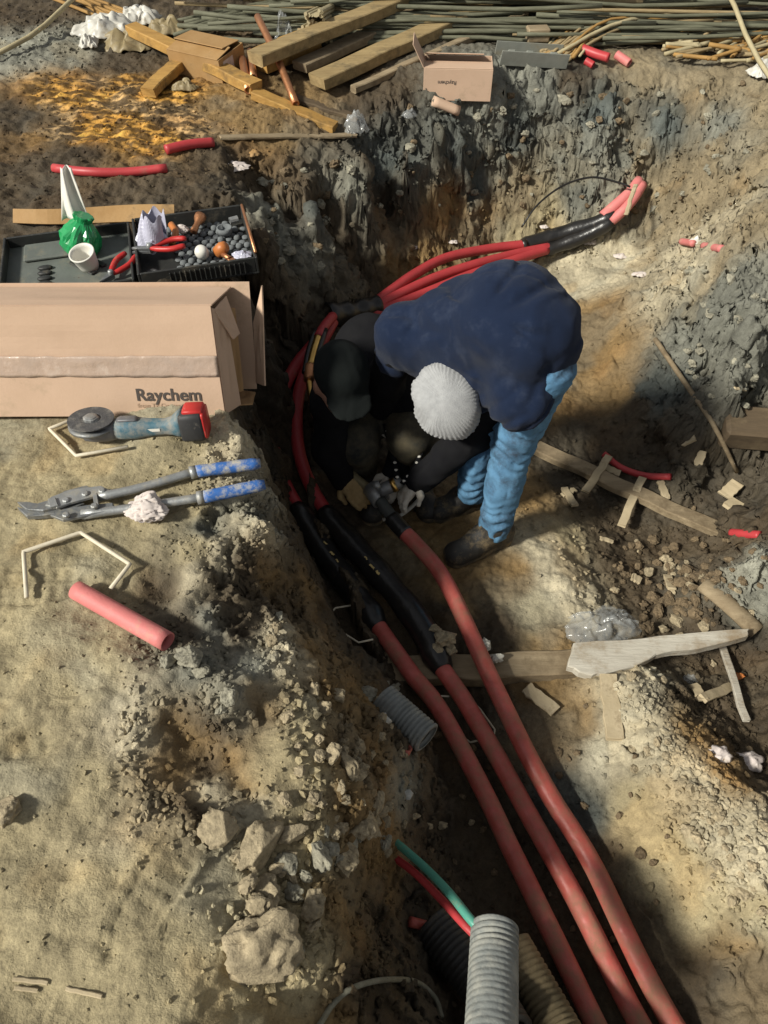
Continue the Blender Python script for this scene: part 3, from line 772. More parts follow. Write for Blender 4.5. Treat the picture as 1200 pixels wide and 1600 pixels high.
xe = np.interp(cyf, [1.05, 1.17, 1.26, 1.40, 1.52, 1.62, 1.75, 2.4, 2.6], [-.20, -.262, -.295, -.35, -.40, -.45, -.49, -.50, -.53]) + .5 * wx
lim = np.maximum(-(cxf - xe) * 4.5, -.70)
bank = (cyf > 1.1) & (cyf < 2.55) & (cxf > xe) & (cxf < xe + .22)
H0 = np.where(bank, np.minimum(H0, lim), H0)
shp = XX.shape
# slope of the broad shape
hy, hx = np.gradient(H0.reshape(shp), gy, gx)
slope = np.sqrt(hx ** 2 + hy ** 2).ravel()
steep = sstep(.25, 1.2, slope)
z3 = H0 * 1.0
rough = np.clip(.20 + .85 * RG * (0.45 + .75 * steep), 0, 1.25)
near = inner
n_big = fbm(cxf, cyf, z3, 4.2, 3)
n_mid = fbm(cxf + 9, cyf - 4, z3, 15, 3, .55)
n_fin = fbm(cxf - 3, cyf + 8, z3, 52, 3, .6)
rid = 1 - 2 * np.abs(fbm(cxf, cyf + 31, z3, 9, 3))
H = H0 + near * (.014 * n_big + rough * (.030 * n_mid * (.35 + .65 * RG) + .007 * n_fin + .016 * rid * steep))
# broken clay: angular blocks of three sizes with gaps between them, where the ground is dug
gate = sstep(-.25, .35, fbm(cxf + 70, cyf, z3, 5.5, 2))
qa, qb = cxf + .035 * n_mid + .25 * z3, cyf + .03 * n_fin - .55 * z3
for fr, amp, sd_, thr in ((7.5, .040, 5, .35), (17, .022, 60, .3), (38, .009, 140, .3)):
    f1, f2, cid = cell(qa, qb, fr, sd_)
    blk = sstep(.02, .16, f2 - f1) * np.clip((cid - thr) / (1 - thr), 0, 1)
    H += near * np.clip(rough - .30, 0, 1) * amp * blk * (.35 + .65 * gate) * (1.0 if fr > 8 else steep * .8 + .2)
# drying cracks in the grey clay on the right, scuffs and heel pits on the trodden clay
crk_m = sstep(.80, 1.05, cxf) * sstep(.2, .35, RG) * sstep(1.2, 1.7, cyf) * (1 - sstep(3.7, 4.0, cyf)) * sstep(-.64, -.52, H0)
f1, f2, c3 = cell(cxf + .03 * n_mid + .3 * z3, cyf + .02 * n_fin - .6 * z3, 11, 90)
crack = crk_m * (1 - sstep(.0, .10, f2 - f1))
f1, f2, c4 = cell(cxf + .015 * n_mid + .3 * z3, cyf + .012 * n_fin - .6 * z3, 27, 33)
crack = np.maximum(crack, .6 * crk_m * (1 - sstep(.0, .12, f2 - f1)))
H -= near * .024 * crack
H += near * crk_m * (.034 * (c3 - .5) + .014 * (c4 - .5))
flat = (1 - steep) * (1 - sstep(.3, .5, RG)) * near
f1, f2, c5 = cell(cxf, cyf, 7.5, 120)
H -= flat * .009 * np.exp(-(f1 / .16) ** 2) * (c5 > .62)
H -= flat * .0035 * sstep(.25, .6, fbm(cxf * 1.0 + 2, cyf * 2.2, zz0, 10, 3))
scr = np.abs(perlin(cxf * 5 + cyf * 9 + 2 * wx * 30, cyf * 1.5 - cxf * 2.0, zz0 + 4.4))
H -= flat * .004 * (1 - sstep(0, .05, scr)) * (perlin(cxf * 2.2, cyf * 2.2, zz0 + 8) > .05)
# trodden marks: shallow boot prints and drag lines on the flat clay
for bx, by, ba, bl in [(-.62, .62, .5, .27), (-.40, .33, 1.1, .26), (-.78, .95, .2, .27), (-.22, .22, .8, .25), (-.9, .35, 1.4, .26)]:
    ca_, sa_ = math.cos(ba), math.sin(ba)
    u_ = (cxf - bx) * ca_ + (cyf - by) * sa_; v_ = -(cxf - bx) * sa_ + (cyf - by) * ca_
    inside = sstep(1.0, .8, np.sqrt((u_ / (bl / 2)) ** 2 + (v_ / (.045 + .008 * np.sin(u_ * 18))) ** 2) + .12 * n_mid)
    H -= flat * inside * (.007 + .003 * (np.sin(u_ * 210) > .2))
    H += flat * .004 * np.exp(-((np.sqrt((u_ / (bl / 2)) ** 2 + (v_ / .048) ** 2) - 1.08) / .10) ** 2)
# colour of the soil: patches of other clay worked in, pale dry tops of clods
mott = fbm(cxf + 5, cyf + 5, z3, 6, 4, .6)
SOIL *= (1 + .30 * mott)[:, None]
grey = sstep(.05, .45, fbm(cxf - 20, cyf + 3, z3, 3.2, 3)) * near * .45
SOIL = SOIL * (1 - grey[:, None]) + grey[:, None] * (np.array([.20, .195, .155]) * (SOIL.mean(1) / .19)[:, None] * .9 + .1 * SOIL)
rust = sstep(.15, .5, fbm(cxf + 60, cyf - 8, z3, 4.0, 3)) * near * .4
SOIL = SOIL * (1 - rust[:, None]) + rust[:, None] * SOIL * np.array([1.12, .93, .70])
yw = sstep(.35, .8, WT) * near                            # golden lamp glints on dark ground, painted into the wet ochre
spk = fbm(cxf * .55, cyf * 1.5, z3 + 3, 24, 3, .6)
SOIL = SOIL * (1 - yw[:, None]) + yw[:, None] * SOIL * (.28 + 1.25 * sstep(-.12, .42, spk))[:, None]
SOIL = np.clip(SOIL, .012, .6)
HG = H.reshape(shp)
def gz(x, y):
    i = np.clip(np.searchsorted(gx, x) - 1, 0, len(gx) - 2); j = np.clip(np.searchsorted(gy, y) - 1, 0, len(gy) - 2)
    a = (x - gx[i]) / (gx[i+1] - gx[i]); b = (y - gy[j]) / (gy[j+1] - gy[j])
    return (HG[j, i] * (1-a) + HG[j, i+1] * a) * (1-b) + (HG[j+1, i] * (1-a) + HG[j+1, i+1] * a) * b
SG = SOIL.reshape(shp + (3,))
def soil_at(x, y):
    i = np.clip(np.searchsorted(gx, x) - 1, 0, len(gx) - 2); j = np.clip(np.searchsorted(gy, y) - 1, 0, len(gy) - 2)
    return SG[j, i]
def Gn(u, v, tmin=.9, tmax=7.0):
    """Where the line of sight through pixels (arrays) first meets the ground."""
    u = np.atleast_1d(np.asarray(u, float)); v = np.atleast_1d(np.asarray(v, float))
    dx, dy = (u - 600) / FPX, (v - 800) / FPX
    rx, ry, rz = dx, CP - dy * SP, -SP - dy * CP
    t = np.full(u.shape, tmin); hit = np.zeros(u.shape, bool)
    for _ in range(420):
        x, y, z = rx * t, ry * t, CAM_H + rz * t
        d = z - gz(x, y)
        hit |= d < .0008
        if hit.all(): break
        t = np.where(hit, t, t + np.clip(d * .45, .0008, .12))
    return np.stack([rx * t, ry * t, gz(rx * t, ry * t)], -1)
def G(u, v, dz=0.0):
    p = Gn(u, v)[0]
    return Vector((p[0], p[1], p[2] + dz))
# the sheet itself, with its steep faces pushed sideways a little so that they are not stretched
jx = near * steep * (.014 * fbm(cxf, cyf, H * 1.5, 22, 2)); jy = near * steep * (.014 * fbm(cxf + 7, cyf - 7, H * 1.5, 22, 2))
for fr, amp, sd_ in ((6.5, .050, 11), (15, .022, 88)):                     # steep faces break into chunks
    f1, f2, cid = cell(cxf + cyf * .5 + .03 * n_mid, H0 * 1.3 - cyf * .25 + .03 * n_fin, fr, sd_)
    blk = (cid - .5) * sstep(.0, .12, f2 - f1) * steep * near * sstep(1.6, 2.4, cyf + .6 * cxf)
    jx -= amp * blk * (hx.ravel() / (slope + .1)); jy -= amp * blk * (hy.ravel() / (slope + .1))
GV = np.stack([xf_ + jx, yf_ + jy, H], -1).astype(np.float32)
nxg, nyg = len(gx), len(gy)
ii, jj = np.meshgrid(np.arange(nxg - 1), np.arange(nyg - 1), indexing='xy')
a0 = (jj * nxg + ii).ravel()
GF = np.stack([a0, a0 + 1, a0 + nxg + 1, a0 + nxg], -1).astype(np.int32)
def big_mesh(name, V, F, m, attrs=None):
    me = bpy.data.meshes.new(name)
    k = F.shape[1]
    me.vertices.add(len(V)); me.vertices.foreach_set('co', np.ascontiguousarray(V, np.float32).ravel())
    me.loops.add(F.size); me.loops.foreach_set('vertex_index', np.ascontiguousarray(F, np.int32).ravel())
    me.polygons.add(len(F)); me.polygons.foreach_set('loop_start', np.arange(0, F.size, k, dtype=np.int32))
    me.update(calc_edges=True)
    me.polygons.foreach_set('use_smooth', np.ones(len(F), bool))
    for n, a in (attrs or {}).items():
        if a.ndim == 2:
            at = me.attributes.new(n, 'FLOAT_COLOR', 'POINT')
            at.data.foreach_set('color', np.concatenate([a, np.ones((len(a), 1))], 1).astype(np.float32).ravel())
        else:
            at = me.attributes.new(n, 'FLOAT', 'POINT'); at.data.foreach_set('value', a.astype(np.float32))
    me.materials.append(m)
    me.validate()
    return me
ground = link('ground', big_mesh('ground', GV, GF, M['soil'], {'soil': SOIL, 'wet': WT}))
tag(ground, 'trodden and dug clay ground with the open cable trench', 'ground', kind='structure')

# ------------------------------------------------------------------ loose earth: crumbs as one mass, stones and clods one by one
def crumbs(spec):
    Vs, Cs = [], []
    base, bf = ico(0)
    bf = np.array(bf)
    for u, v, su, sv, n, smin_, smax_ in spec:
        uu = rng.normal(u, su, n); vv = rng.normal(v, sv, n)
        ok = (uu > -30) & (uu < 1230) & (vv > 2) & (vv < 1640)
        uu, vv = uu[ok], vv[ok]
        p = Gn(uu, vv)
        s = smin_ + (smax_ - smin_) * rng.random(len(p)) ** 3.2
        c = soil_at(p[:, 0], p[:, 1]) * rng.uniform(.85, 1.2, (len(p), 1))
        k = rng.uniform(.5, 1.3, (len(p), 12, 1))
        th = rng.uniform(0, 6.28, len(p))
        R = np.zeros((len(p), 3, 3)); R[:, 0, 0] = np.cos(th); R[:, 0, 1] = -np.sin(th); R[:, 1, 0] = np.sin(th); R[:, 1, 1] = np.cos(th); R[:, 2, 2] = 1
        V = base[None] * k * np.array([1, .8, .7])
        V = np.einsum('nij,nkj->nki', R, V) * s[:, None, None] + p[:, None] + np.array([0, 0, 1]) * (s * .30)[:, None, None]
        Vs.append(V.reshape(-1, 3)); Cs.append(np.repeat(c, 12, 0))
    V = np.concatenate(Vs); C = np.concatenate(Cs)
    n = len(V) // 12
    F = (bf[None] + (np.arange(n) * 12)[:, None, None]).reshape(-1, 3)
    return V, F, C
spec = [(560, 800, 420, 420, 2600, .002, .005), (330, 1280, 210, 200, 500, .0025, .007),
        (212, 1180, 16, 70, 170, .004, .012), (250, 1250, 30, 26, 130, .004, .013), (300, 1110, 60, 14, 130, .004, .012), (330, 1290, 34, 26, 120, .005, .014),
        (520, 1110, 45, 45, 500, .004, .014), (570, 1240, 40, 60, 460, .004, .014), (500, 1300, 60, 50, 420, .004, .013), (460, 1440, 70, 60, 500, .004, .013),
        (340, 1090, 20, 50, 260, .004, .011), (430, 1000, 14, 34, 200, .005, .012), (260, 1010, 40, 24, 240, .004, .009), (380, 760, 45, 22, 620, .004, .010), (420, 820, 22, 24, 240, .004, .012),
        (350, 850, 60, 14, 240, .003, .009), (340, 690, 50, 18, 220, .003, .008), (420, 900, 60, 50, 500, .003, .010), (470, 1000, 60, 60, 500, .003, .010),
        (1110, 1230, 50, 90, 1300, .004, .014), (1020, 1090, 40, 26, 420, .004, .012), (1070, 1170, 30, 50, 420, .004, .014), (1170, 1330, 40, 60, 500, .004, .012),
        (1060, 900, 90, 90, 1300, .004, .015), (980, 780, 110, 70, 700, .004, .013), (1120, 1080, 60, 70, 500, .004, .014), (900, 250, 150, 70, 900, .005, .014), (720, 230, 90, 60, 500, .005, .015),
        (1120, 330, 70, 90, 700, .004, .012), (480, 330, 70, 60, 500, .005, .014), (120, 190, 130, 70, 1500, .003, .009), (60, 60, 60, 30, 700, .004, .012), (300, 200, 90, 40, 600, .003, .009),
        (900, 400, 80, 16, 260, .004, .012), (840, 1300, 90, 140, 800, .003, .010), (650, 1300, 40, 120, 400, .004, .012), (560, 1480, 70, 80, 500, .004, .013), (1150, 520, 60, 80, 350, .004, .010)]
spec = [(u, v, su, sv, int(n * (.55 if n < 2000 else .8)), a_, b_) for u, v, su, sv, n, a_, b_ in spec]
cv, cf, cc = crumbs(spec)
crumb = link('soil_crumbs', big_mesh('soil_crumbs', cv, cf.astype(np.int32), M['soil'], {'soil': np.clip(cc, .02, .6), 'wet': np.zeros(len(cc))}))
crumb.data.polygons.foreach_set('use_smooth', np.zeros(len(cf), bool))
tag(crumb, 'loose crumbs of earth scattered over the dug ground', 'soil', kind='stuff')

STONE_C = {'stone_t': (.31, .255, .165), 'stone_g': (.25, .235, .18), 'stone_b': (.15, .11, .065), 'grey_block': (.40, .39, .34)}
ROCKS = {}
for c_, col_ in STONE_C.items():
    for s in range(9):
        V_, F_ = lump(s + 1, 4, .40, 1.5)
        k_ = (1 + .35 * fbm(V_[:, 0] + s, V_[:, 1], V_[:, 2], 2.2, 3))[:, None]
        ROCKS[c_, s] = big_mesh('stone', V_, np.array(F_, np.int32), M['soil'], {'soil': np.clip(np.array(col_)[None] * k_, .02, .6), 'wet': np.zeros(len(V_))})
def stone(u, v, size, m, k=None, sq=(1, 1, 1), sink=.35, name='stone', p=None):
    p = p or G(u, v)
    o = link(name, ROCKS[m, random.randrange(9) if k is None else k], ground)
    o.location = (p.x, p.y, p.z + size * (.7 - sink) * sq[2])
    o.rotation_euler = (random.uniform(-.4, .4), random.uniform(-.4, .4), random.uniform(0, 6.28))
    o.scale = (size * sq[0], size * sq[1], size * sq[2])
    return o
# the big clods in the foreground, each where the photograph has it
for u, v, s, m, k in [(405, 1325, .050, 'stone_t', 2), (345, 1300, .042, 'stone_t', 3), (515, 1330, .022, 'stone_g', 4), (530, 1345, .016, 'stone_g', 1), (388, 1383, .020, 'stone_t', 5), (458, 1398, .019, 'stone_g', 6),
                      (478, 1370, .014, 'stone_g', 0), (490, 1420, .030, 'stone_t', 7), (400, 1420, .024, 'stone_t', 8), (372, 1340, .020, 'stone_t', 1), (375, 1460, .026, 'stone_t', 2), (520, 1180, .024, 'stone_t', 4), (545, 1200, .028, 'stone_t', 2),
                      (560, 1170, .022, 'stone_t', 6), (490, 1080, .018, 'stone_t', 5), (530, 1090, .022, 'stone_t', 1), (505, 1110, .02, 'stone_t', 3), (585, 1260, .03, 'stone_t', 0), (560, 1300, .026, 'stone_t', 7), (600, 1285, .022, 'stone_t', 3),
                      (12, 1268, .034, 'stone_t', 3), (300, 1030, .03, 'stone_g', 6), (315, 1050, .02, 'stone_g', 2), (265, 1035, .022, 'stone_g', 5), (360, 1090, .022, 'stone_g', 4), (345, 1110, .018, 'stone_g', 1), (430, 985, .016, 'stone_t', 6), (437, 965, .015, 'stone_g', 2), (425, 1005, .018, 'stone_t', 4),
                      (880, 160, .035, 'stone_g', 2), (780, 205, .03, 'stone_g', 5), (690, 170, .04, 'stone_g', 1), (640, 240, .03, 'stone_g', 3), (720, 145, .03, 'stone_b', 4)]:
    stone(u, v, s, m, k)
stone(418, 1492, .072, 'stone_t', 7, (1.0, .92, .85), .12)
# rubble in the dark pocket on the right
for i in range(120):
    u, v = random.gauss(1060, 55), random.gauss(910, 48)
    if 880 < u < 1200 and 740 < v < 1120: stone(u, v, random.uniform(.008, .019) * (1.35 if abs(u - 1060) < 50 else 1), 'stone_b' if random.random() < .8 else 'stone_t')
for i in range(46):
    u = random.uniform(980, 1195); v = 1075 + (u - 980) * 1.25 + random.gauss(40, 45)
    if v < 1500: stone(u, v, random.uniform(.008, .018), 'stone_t')
for i in range(36):
    stone(random.gauss(860, 90), random.gauss(1290, 110), random.uniform(.007, .015), 'stone_b')
for i in range(40):
    stone(random.gauss(540, 60), random.gauss(1210, 80), random.uniform(.008, .017), 'stone_t')

# clods along the broken lip of the left bank
for i in range(34):
    t = random.random()
    u, v = [(585, 1090), (560, 1180), (600, 1270), (540, 1320), (450, 1370), (430, 1440)][int(t * 5.99)]
    stone(random.gauss(u, 26), random.gauss(v, 26), random.choice([.012, .016, .02, .026, .032]), random.choice(['stone_t', 'stone_t', 'stone_g']), sq=(1, random.uniform(.7, 1), random.uniform(.7, 1.1)), sink=.45)
# lumps standing out of the far and right walls
for i in range(70):
    u, v = random.uniform(620, 1190), random.uniform(130, 340)
    stone(u, v, random.choice([.010, .014, .018, .024]), 'stone_g' if random.random() < .6 else 'stone_b', sink=.6)
for i in range(26):
    stone(random.uniform(1060, 1195), random.uniform(420, 640), random.choice([.012, .016, .022]), 'stone_g', sink=.6)
for i in range(26):
    stone(random.uniform(400, 600), random.uniform(260, 420), random.choice([.012, .018, .026]), random.choice(['stone_b', 'stone_g']), sink=.55)

# ================================================================== CABLES
def pp(s, dz=0.0):
    """'u v z; u v z' -> points"""
    return [P(*[float(q) for q in t.split()]) + Vector((0, 0, dz)) for t in s.split(';')]
def cable_run(pts_, r, n, seg=16, wob=0.0, seed=0):
    path = spline(pts_, n)
    if wob:
        for i, p in enumerate(path):
            p.x += float(perlin(i * .13 + seed, .5, .2)) * wob; p.z += float(perlin(i * .13 + seed, 7.5, .2)) * wob * .5
    return sweep(path, r, seg)
def sleeve_run(pts_, r, n, seed):
    path = spline(pts_, n)
    rr = [r * (1 + .10 * float(perlin(i * .35 + seed, 3.3, .1)) + .05 * math.sin(i * .9)) * (min(1, .72 + .28 * min(i, n - 1 - i) / 2)) for i in range(n)]
    return sweep(path, rr, 16)
RC = .0262
ca = empty('power_cable', P(820, 1370, -.72), 'red power cable with black sleeve, nearest the clay bank of the three', 'cable', 'the three thick red power cables')
mk('sheath', cable_run(pp('1060 1860 -.67;932 1605 -.695;820 1370 -.69;700 1130 -.655;640 1050 -.635;588 974 -.65;570 950 -.655'), RC, 70, wob=.003, seed=1), 'cable', ca, True)
mk('sleeve', sleeve_run(pp('592 980 -.65;548 918 -.66;505 860 -.66;462 792 -.65'), .043, 26, 3), 'black', ca, True)
mk('sheath', cable_run(pp('474 808 -.652;452 770 -.65;437 735 -.645;428 690 -.64;436 630 -.60;460 575 -.56;492 535 -.52;512 506 -.50'), RC * .95, 44), 'cable_clean', ca, True)
cb = empty('power_cable', P(880, 1370, -.72), 'middle red power cable of the three, going under the clod beside the timber', 'cable', 'the three thick red power cables')
mk('sheath', cable_run(pp('1160 1860 -.67;1003 1605 -.695;880 1370 -.69;800 1225 -.67;735 1110 -.645;690 1042 -.63;676 1015 -.63'), RC, 70, wob=.003, seed=9), 'cable', cb, True)
mk('sleeve', sleeve_run(pp('693 1046 -.63;655 975 -.635;600 905 -.645;550 850 -.65;506 800 -.65'), .045, 30, 8), 'black', cb, True)
mk('sheath', cable_run(pp('520 815 -.65;492 772 -.65;472 725 -.645;464 680 -.635;466 620 -.60;482 570 -.56;508 525 -.52;520 502 -.50'), RC * .95, 44), 'cable_clean', cb, True)
def marks(lst, parent):
    for u, v, z, w, h in lst:                                 # yellowish glints on the black sleeves, put in as coloured strips
        a = P(u, v, z)
        mk('glint_mark', beam(a, a + Vector((w, -w * .9, -.004)), h, .0015, seed=int(u), jit=.0015, seg=5, ch=.0004), 'glint_yel', parent)
marks([(497, 828, -.612, .012, .006), (506, 846, -.612, .010, .005), (516, 862, -.612, .012, .007), (525, 874, -.613, .008, .005)], ca)
marks([(578, 882, -.598, .014, .007), (588, 892, -.598, .010, .009), (570, 870, -.599, .008, .005)], cb)
cc_ = empty('power_cable', P(900, 1330, -.72), 'red power cable being stripped in the gloved hands, right of the three', 'cable', 'the three thick red power cables')
mk('sheath', cable_run(pp('1235 1860 -.66;1050 1600 -.69;930 1360 -.675;860 1245 -.655;800 1130 -.625;740 1000 -.605;690 900 -.595;650 850 -.585;624 824 -.575'), RC, 80, wob=.003, seed=4), 'cable', cc_, True)
mk('sleeve_end', tube(pp('634 834 -.578;622 821 -.574;612 809 -.57'), .0285, 8, 16), 'black', cc_, True)
mk('stripped_core', tube(pp('620 818 -.573;605 798 -.57;588 773 -.565'), .0215, 8, 16), 'grey_ins', cc_, True)
mk('stripped_core', tube(pp('588 773 -.565;565 755 -.56;542 734 -.55;515 700 -.53;498 665 -.51'), .0165, 16, 14), 'khaki', cc_, True)
mk('conductor', tube(pp('499 668 -.511;490 640 -.50;484 605 -.48;483 590 -.475'), .013, 12, 12), 'brass', cc_, True)
mk('copper_band', tube(pp('483 594 -.474;483 585 -.47;484 572 -.465'), .022, 8, 14), 'copper', cc_, True)
mk('connector', tube(pp('484 576 -.468;490 550 -.46;499 522 -.455'), .017, 8, 14), 'brass', cc_, True)
for s in (-1, 1):
    mk('sleeve_strip', tube([p + Vector((s * .021, 0, .004)) for p in pp('484 584 -.468;490 550 -.46;501 516 -.455')], .0105, 8, 8), 'black', cc_, True)
mk('sheath', tube(pp('497 528 -.457;506 512 -.46;520 494 -.475'), .021, 8, 14), 'cable_clean', cc_, True)
# the black sleeve that gathers the three runs, and the runs to the far wall
bs = empty('cable_sleeve', P(550, 490, -.62), 'black open-mouthed heat-shrink sleeve gathering the red cables against the trench wall', 'cable sleeve')
mk('sleeve', tube(pp('511 494 -.50;530 490 -.51;555 486 -.53;590 477 -.55'), lambda t: .058 - .016 * min(1, t * 2.2) + .004 * math.sin(t * 20), 22, 20, hollow=.82), 'black', bs, True)
for pth, lb in [('575 482 -.545;610 455 -.55;650 427 -.555;700 402 -.57;770 388 -.60;822 382 -.61', 'upper bright red cable run between the two black sleeves behind the bent worker'),
                ('578 484 -.55;620 462 -.56;680 434 -.575;740 414 -.59;810 396 -.62;872 384 -.63', 'middle bright red cable run behind the bent worker, ending in a black band'),
                ('580 490 -.56;620 476 -.57;680 452 -.58;740 428 -.60;830 398 -.63;856 390 -.635', 'lowest bright red cable run passing close over the bent back')]:
    V = cable_run(pp(pth), .0235, 40)
    o = tag(mk('red_cable', V, 'cable_clean', None, True), lb, 'cable', 'red cable runs to the far wall')
for a, b in [('862 387 -.63;868 385 -.63', .0262), ('858 389 -.634;864 387 -.634', .0262), ('815 384 -.61;821 382 -.61', .026)]:
    mk('band', tube(pp(a), b, 2, 14), 'black', bs, True)
fs = empty('cable_joint', P(890, 362, -.65), 'long black sleeved joint running up to the far trench wall', 'cable joint')
mk('sleeve', sleeve_run(pp('812 386 -0.630;850 374 -0.610;890 362 -0.570;930 350 -0.520;962 336 -0.470'), .040, 26, 5), 'black', fs, True)
mk('sleeve', sleeve_run(pp('846 393 -0.650;885 380 -0.610;920 366 -0.560;958 346 -0.490'), .034, 22, 15), 'black', fs, True)
mk('sheath', tube(pp('942 338 -0.480;965 318 -0.430;985 300 -0.390;999 282 -0.360'), .027, 14, 14), 'pink', fs, True)
mk('sheath', tube(pp('955 346 -0.490;975 328 -0.440;992 308 -0.400;1004 288 -0.370'), .024, 14, 14), 'pink', fs, True)
tag(mk('thin_cable', tube(pp('815 355 -.46;840 320 -.38;880 290 -.33;925 277 -.31;965 285 -.33;985 292 -.34'), .005, 30, 6), 'black', None, True), 'thin black wire looping down the far trench wall', 'wire')
tag(mk('pale_stick', beam(P(993, 288, -.32), P(978, 335, -.37), .02, .008, seed=31), 'chip'), 'pale splinter leaning on the cables where they enter the wall', 'stick')

# corrugated pipes
def corrugated(path, r, pitch, depth, seg=28, fade=None):
    L = sum((path[i + 1] - path[i]).length for i in range(len(path) - 1))
    n = int(L / pitch * 5)
    q = spline(path, n)
    rr = []
    for i in range(n):
        s = i / (n - 1)
        ph = (s * L / pitch) % 1.0
        k = fade(s) if fade else 1
        rr.append(r - depth * k * (1 if ph > .62 else 0) * .9)
    return sweep(q, rr, seg, hollow=.84)
def pipe(name, path, r, pitch, depth, m, label, fade=None):
    return tag(mk(name, corrugated(path, r, pitch, depth, fade=fade), m, None, True), label, 'pipe')
pipe('corrugated_conduit', pp('773 1450 -.315;771 1510 -.29;768 1600 -.245') + [P(764, 1690, -.21), P(762, 1790, -.18)], .049, .0125, .0045, 'conduit',
     'dusty grey corrugated conduit standing out at the bottom with green and red cables entering', lambda s: 1 if s < .13 else .28)
pipe('corrugated_pipe', pp('676 1442 -.58;712 1488 -.57;760 1552 -.55;800 1620 -.5'), .052, .014, .006, 'conduit_black', 'black corrugated pipe in the dark behind the grey conduit')
pipe('corrugated_pipe', pp('800 1478 -.62;838 1545 -.60;880 1620 -.57;930 1720 -.5'), .048, .014, .005, 'conduit_dirty', 'mud covered corrugated pipe lying right of the grey conduit')
pipe('corrugated_pipe', pp('598 1092 -.445;620 1112 -.445;645 1134 -.445;668 1154 -.445'), .044, .0125, .005, 'conduit', 'broken grey corrugated pipe end jutting from the bank over the red cable', lambda s: .5 if s < .4 else 1.1)
tag(mk('thin_cable', tube(pp('775 1490 -.30;752 1456 -.305;733 1434 -.31;700 1393 -.355;662 1354 -.41;618 1316 -.455;590 1296 -.50'), .0098, 36, 12), 'green', None, True), 'teal green cable curving from the bank into the grey conduit', 'cable')
tag(mk('thin_cable', tube(pp('770 1500 -.31;746 1466 -.325;724 1443 -.335;690 1406 -.385;648 1364 -.435;610 1336 -.475;580 1318 -.51'), .0092, 36, 12), 'cable_clean', None, True), 'thin red cable beside the teal one, entering the grey conduit', 'cable')
tag(mk('thin_cable', tube(pp('640 1440 -.55;680 1452 -.58;720 1476 -.62;770 1530 -.66'), .012, 20, 10), 'cable', None, True), 'dark red cable end behind the black corrugated pipe', 'cable')
tag(mk('pipe_stub', tube(pp('602 1222 -.52;618 1195 -.48;634 1166 -.43'), .019, 8, 14, hollow=.7), 'cable', None, True), 'short muddy red pipe stub under the broken corrugated pipe', 'pipe')
tag(mk('mortar_lump', ([Vector((v[0]*.024, v[1]*.026, v[2]*.048)) + P(597, 1130, -.36) for v in lump(41, 3, .4)[0]], lump(41, 3, .4)[1]), 'grey_block', None, True), 'upright white mortar lump leaning on the broken corrugated pipe', 'lump')
tag(mk('mortar_lump', ([Vector((v[0]*.032, v[1]*.026, v[2]*.02)) + P(622, 1240, -.46) for v in lump(43, 3, .4)[0]], lump(43, 3, .4)[1]), 'grey_block', None, True), 'grey speckled concrete crumb below the red pipe stub', 'lump')
for u, v, z, s, k in [(596, 1190, -.40, .024, 1), (612, 1208, -.42, .022, 2), (628, 1222, -.44, .018, 4), (694, 1000, -.595, .034, 7), (676, 988, -.61, .026, 2), (704, 1018, -.61, .022, 4), (684, 1016, -.60, .02, 8), (760, 1010, -.62, .02, 6), (775, 1030, -.64, .022, 2)]:
    stone(u, v, s, 'stone_t' if z > -.5 else ('stone_t' if u < 720 else 'grey_block'), k, p=P(u, v, z))
tag(mk('rope', tube([G(u, v, .006) for u, v in [(498, 1605), (520, 1570), (550, 1545), (600, 1532), (650, 1535), (680, 1560), (690, 1590)]], .0055, 40, 8), 'rope', None, True), 'dull grey rope curling over the earth at the bottom edge', 'rope')

# ================================================================== TIMBER AND SCRAPS IN THE TRENCH
bm = empty('timber_beam', P(750, 1055, -.70), 'muddy squared timber lying across the trench under the red cables', 'timber')
mk('beam', beam(P(588, 1052, -.685), P(915, 1040, -.68), .085, .055, seed=3, jit=.004, seg=20), 'wood', bm)
mk('split_end', beam(P(566, 1040, -.685), P(592, 1050, -.685), .06, .03, seed=5, jit=.008, seg=4), 'wood', bm)
def slab_outline(pts_, z, h, nm, m, parent=None, seed=1):
    w = [P(u, v, z) for u, v in pts_]
    c = sum(w, Vector()) / len(w)
    return mk(nm, ([c + Vector(v) for v in ngon_prism([((p - c).x, (p - c).y) for p in w], h, ch=.004)[0]], ngon_prism([((p - c).x, (p - c).y) for p in w], h, ch=.004)[1]), m, parent)
def dense(pts_, k=4, j=2.0):
    out = []
    for i in range(len(pts_)):
        a, b = pts_[i], pts_[(i + 1) % len(pts_)]
        for q in range(k):
            t = q / k
            out.append((a[0] + (b[0] - a[0]) * t + random.uniform(-j, j) * (q > 0), a[1] + (b[1] - a[1]) * t + random.uniform(-j, j) * (q > 0)))
    return out
sl_o = slab_outline(dense([(884, 1048), (893, 1012), (1000, 1004), (1080, 996), (1166, 990), (1164, 1001), (1100, 1018), (1060, 1024), (1022, 1030), (985, 1050), (940, 1062), (912, 1060)], 3, 1.6)[::-1], -.655, .03, 'pale_wood_slab', 'wood_pale')
tag(sl_o, 'pale split wood slab with a pointed end, on the timber across the trench', 'wood slab')
def bag(name, u, v, sx, sy, sz, m, seed, label, cat='plastic bag', dz=0.0, f=3.2, group=None, sharp=1.0):
    p = G(u, v)
    if m == 'clear' or name in ('paper_scrap', 'litter_scrap', 'white_bag', 'brown_bag'):
        return tag(mk(name, film((p.x, p.y, p.z + .004 + dz), sx * 1.2, sy * 1.2, sz * 1.1, seed, 34 if sx > .03 else 14), m, None, True), label, cat, group)
    o = mk(name, crumple((p.x, p.y, p.z + sz * .7 + dz), sx, sy, sz, seed, f=f, sharp=sharp), m, None, True)
    return tag(o, label, cat, group)
bag('clear_bag', 938, 984, .10, .06, .06, 'clear', 5, 'crumpled clear plastic bag behind the pale wood slab')
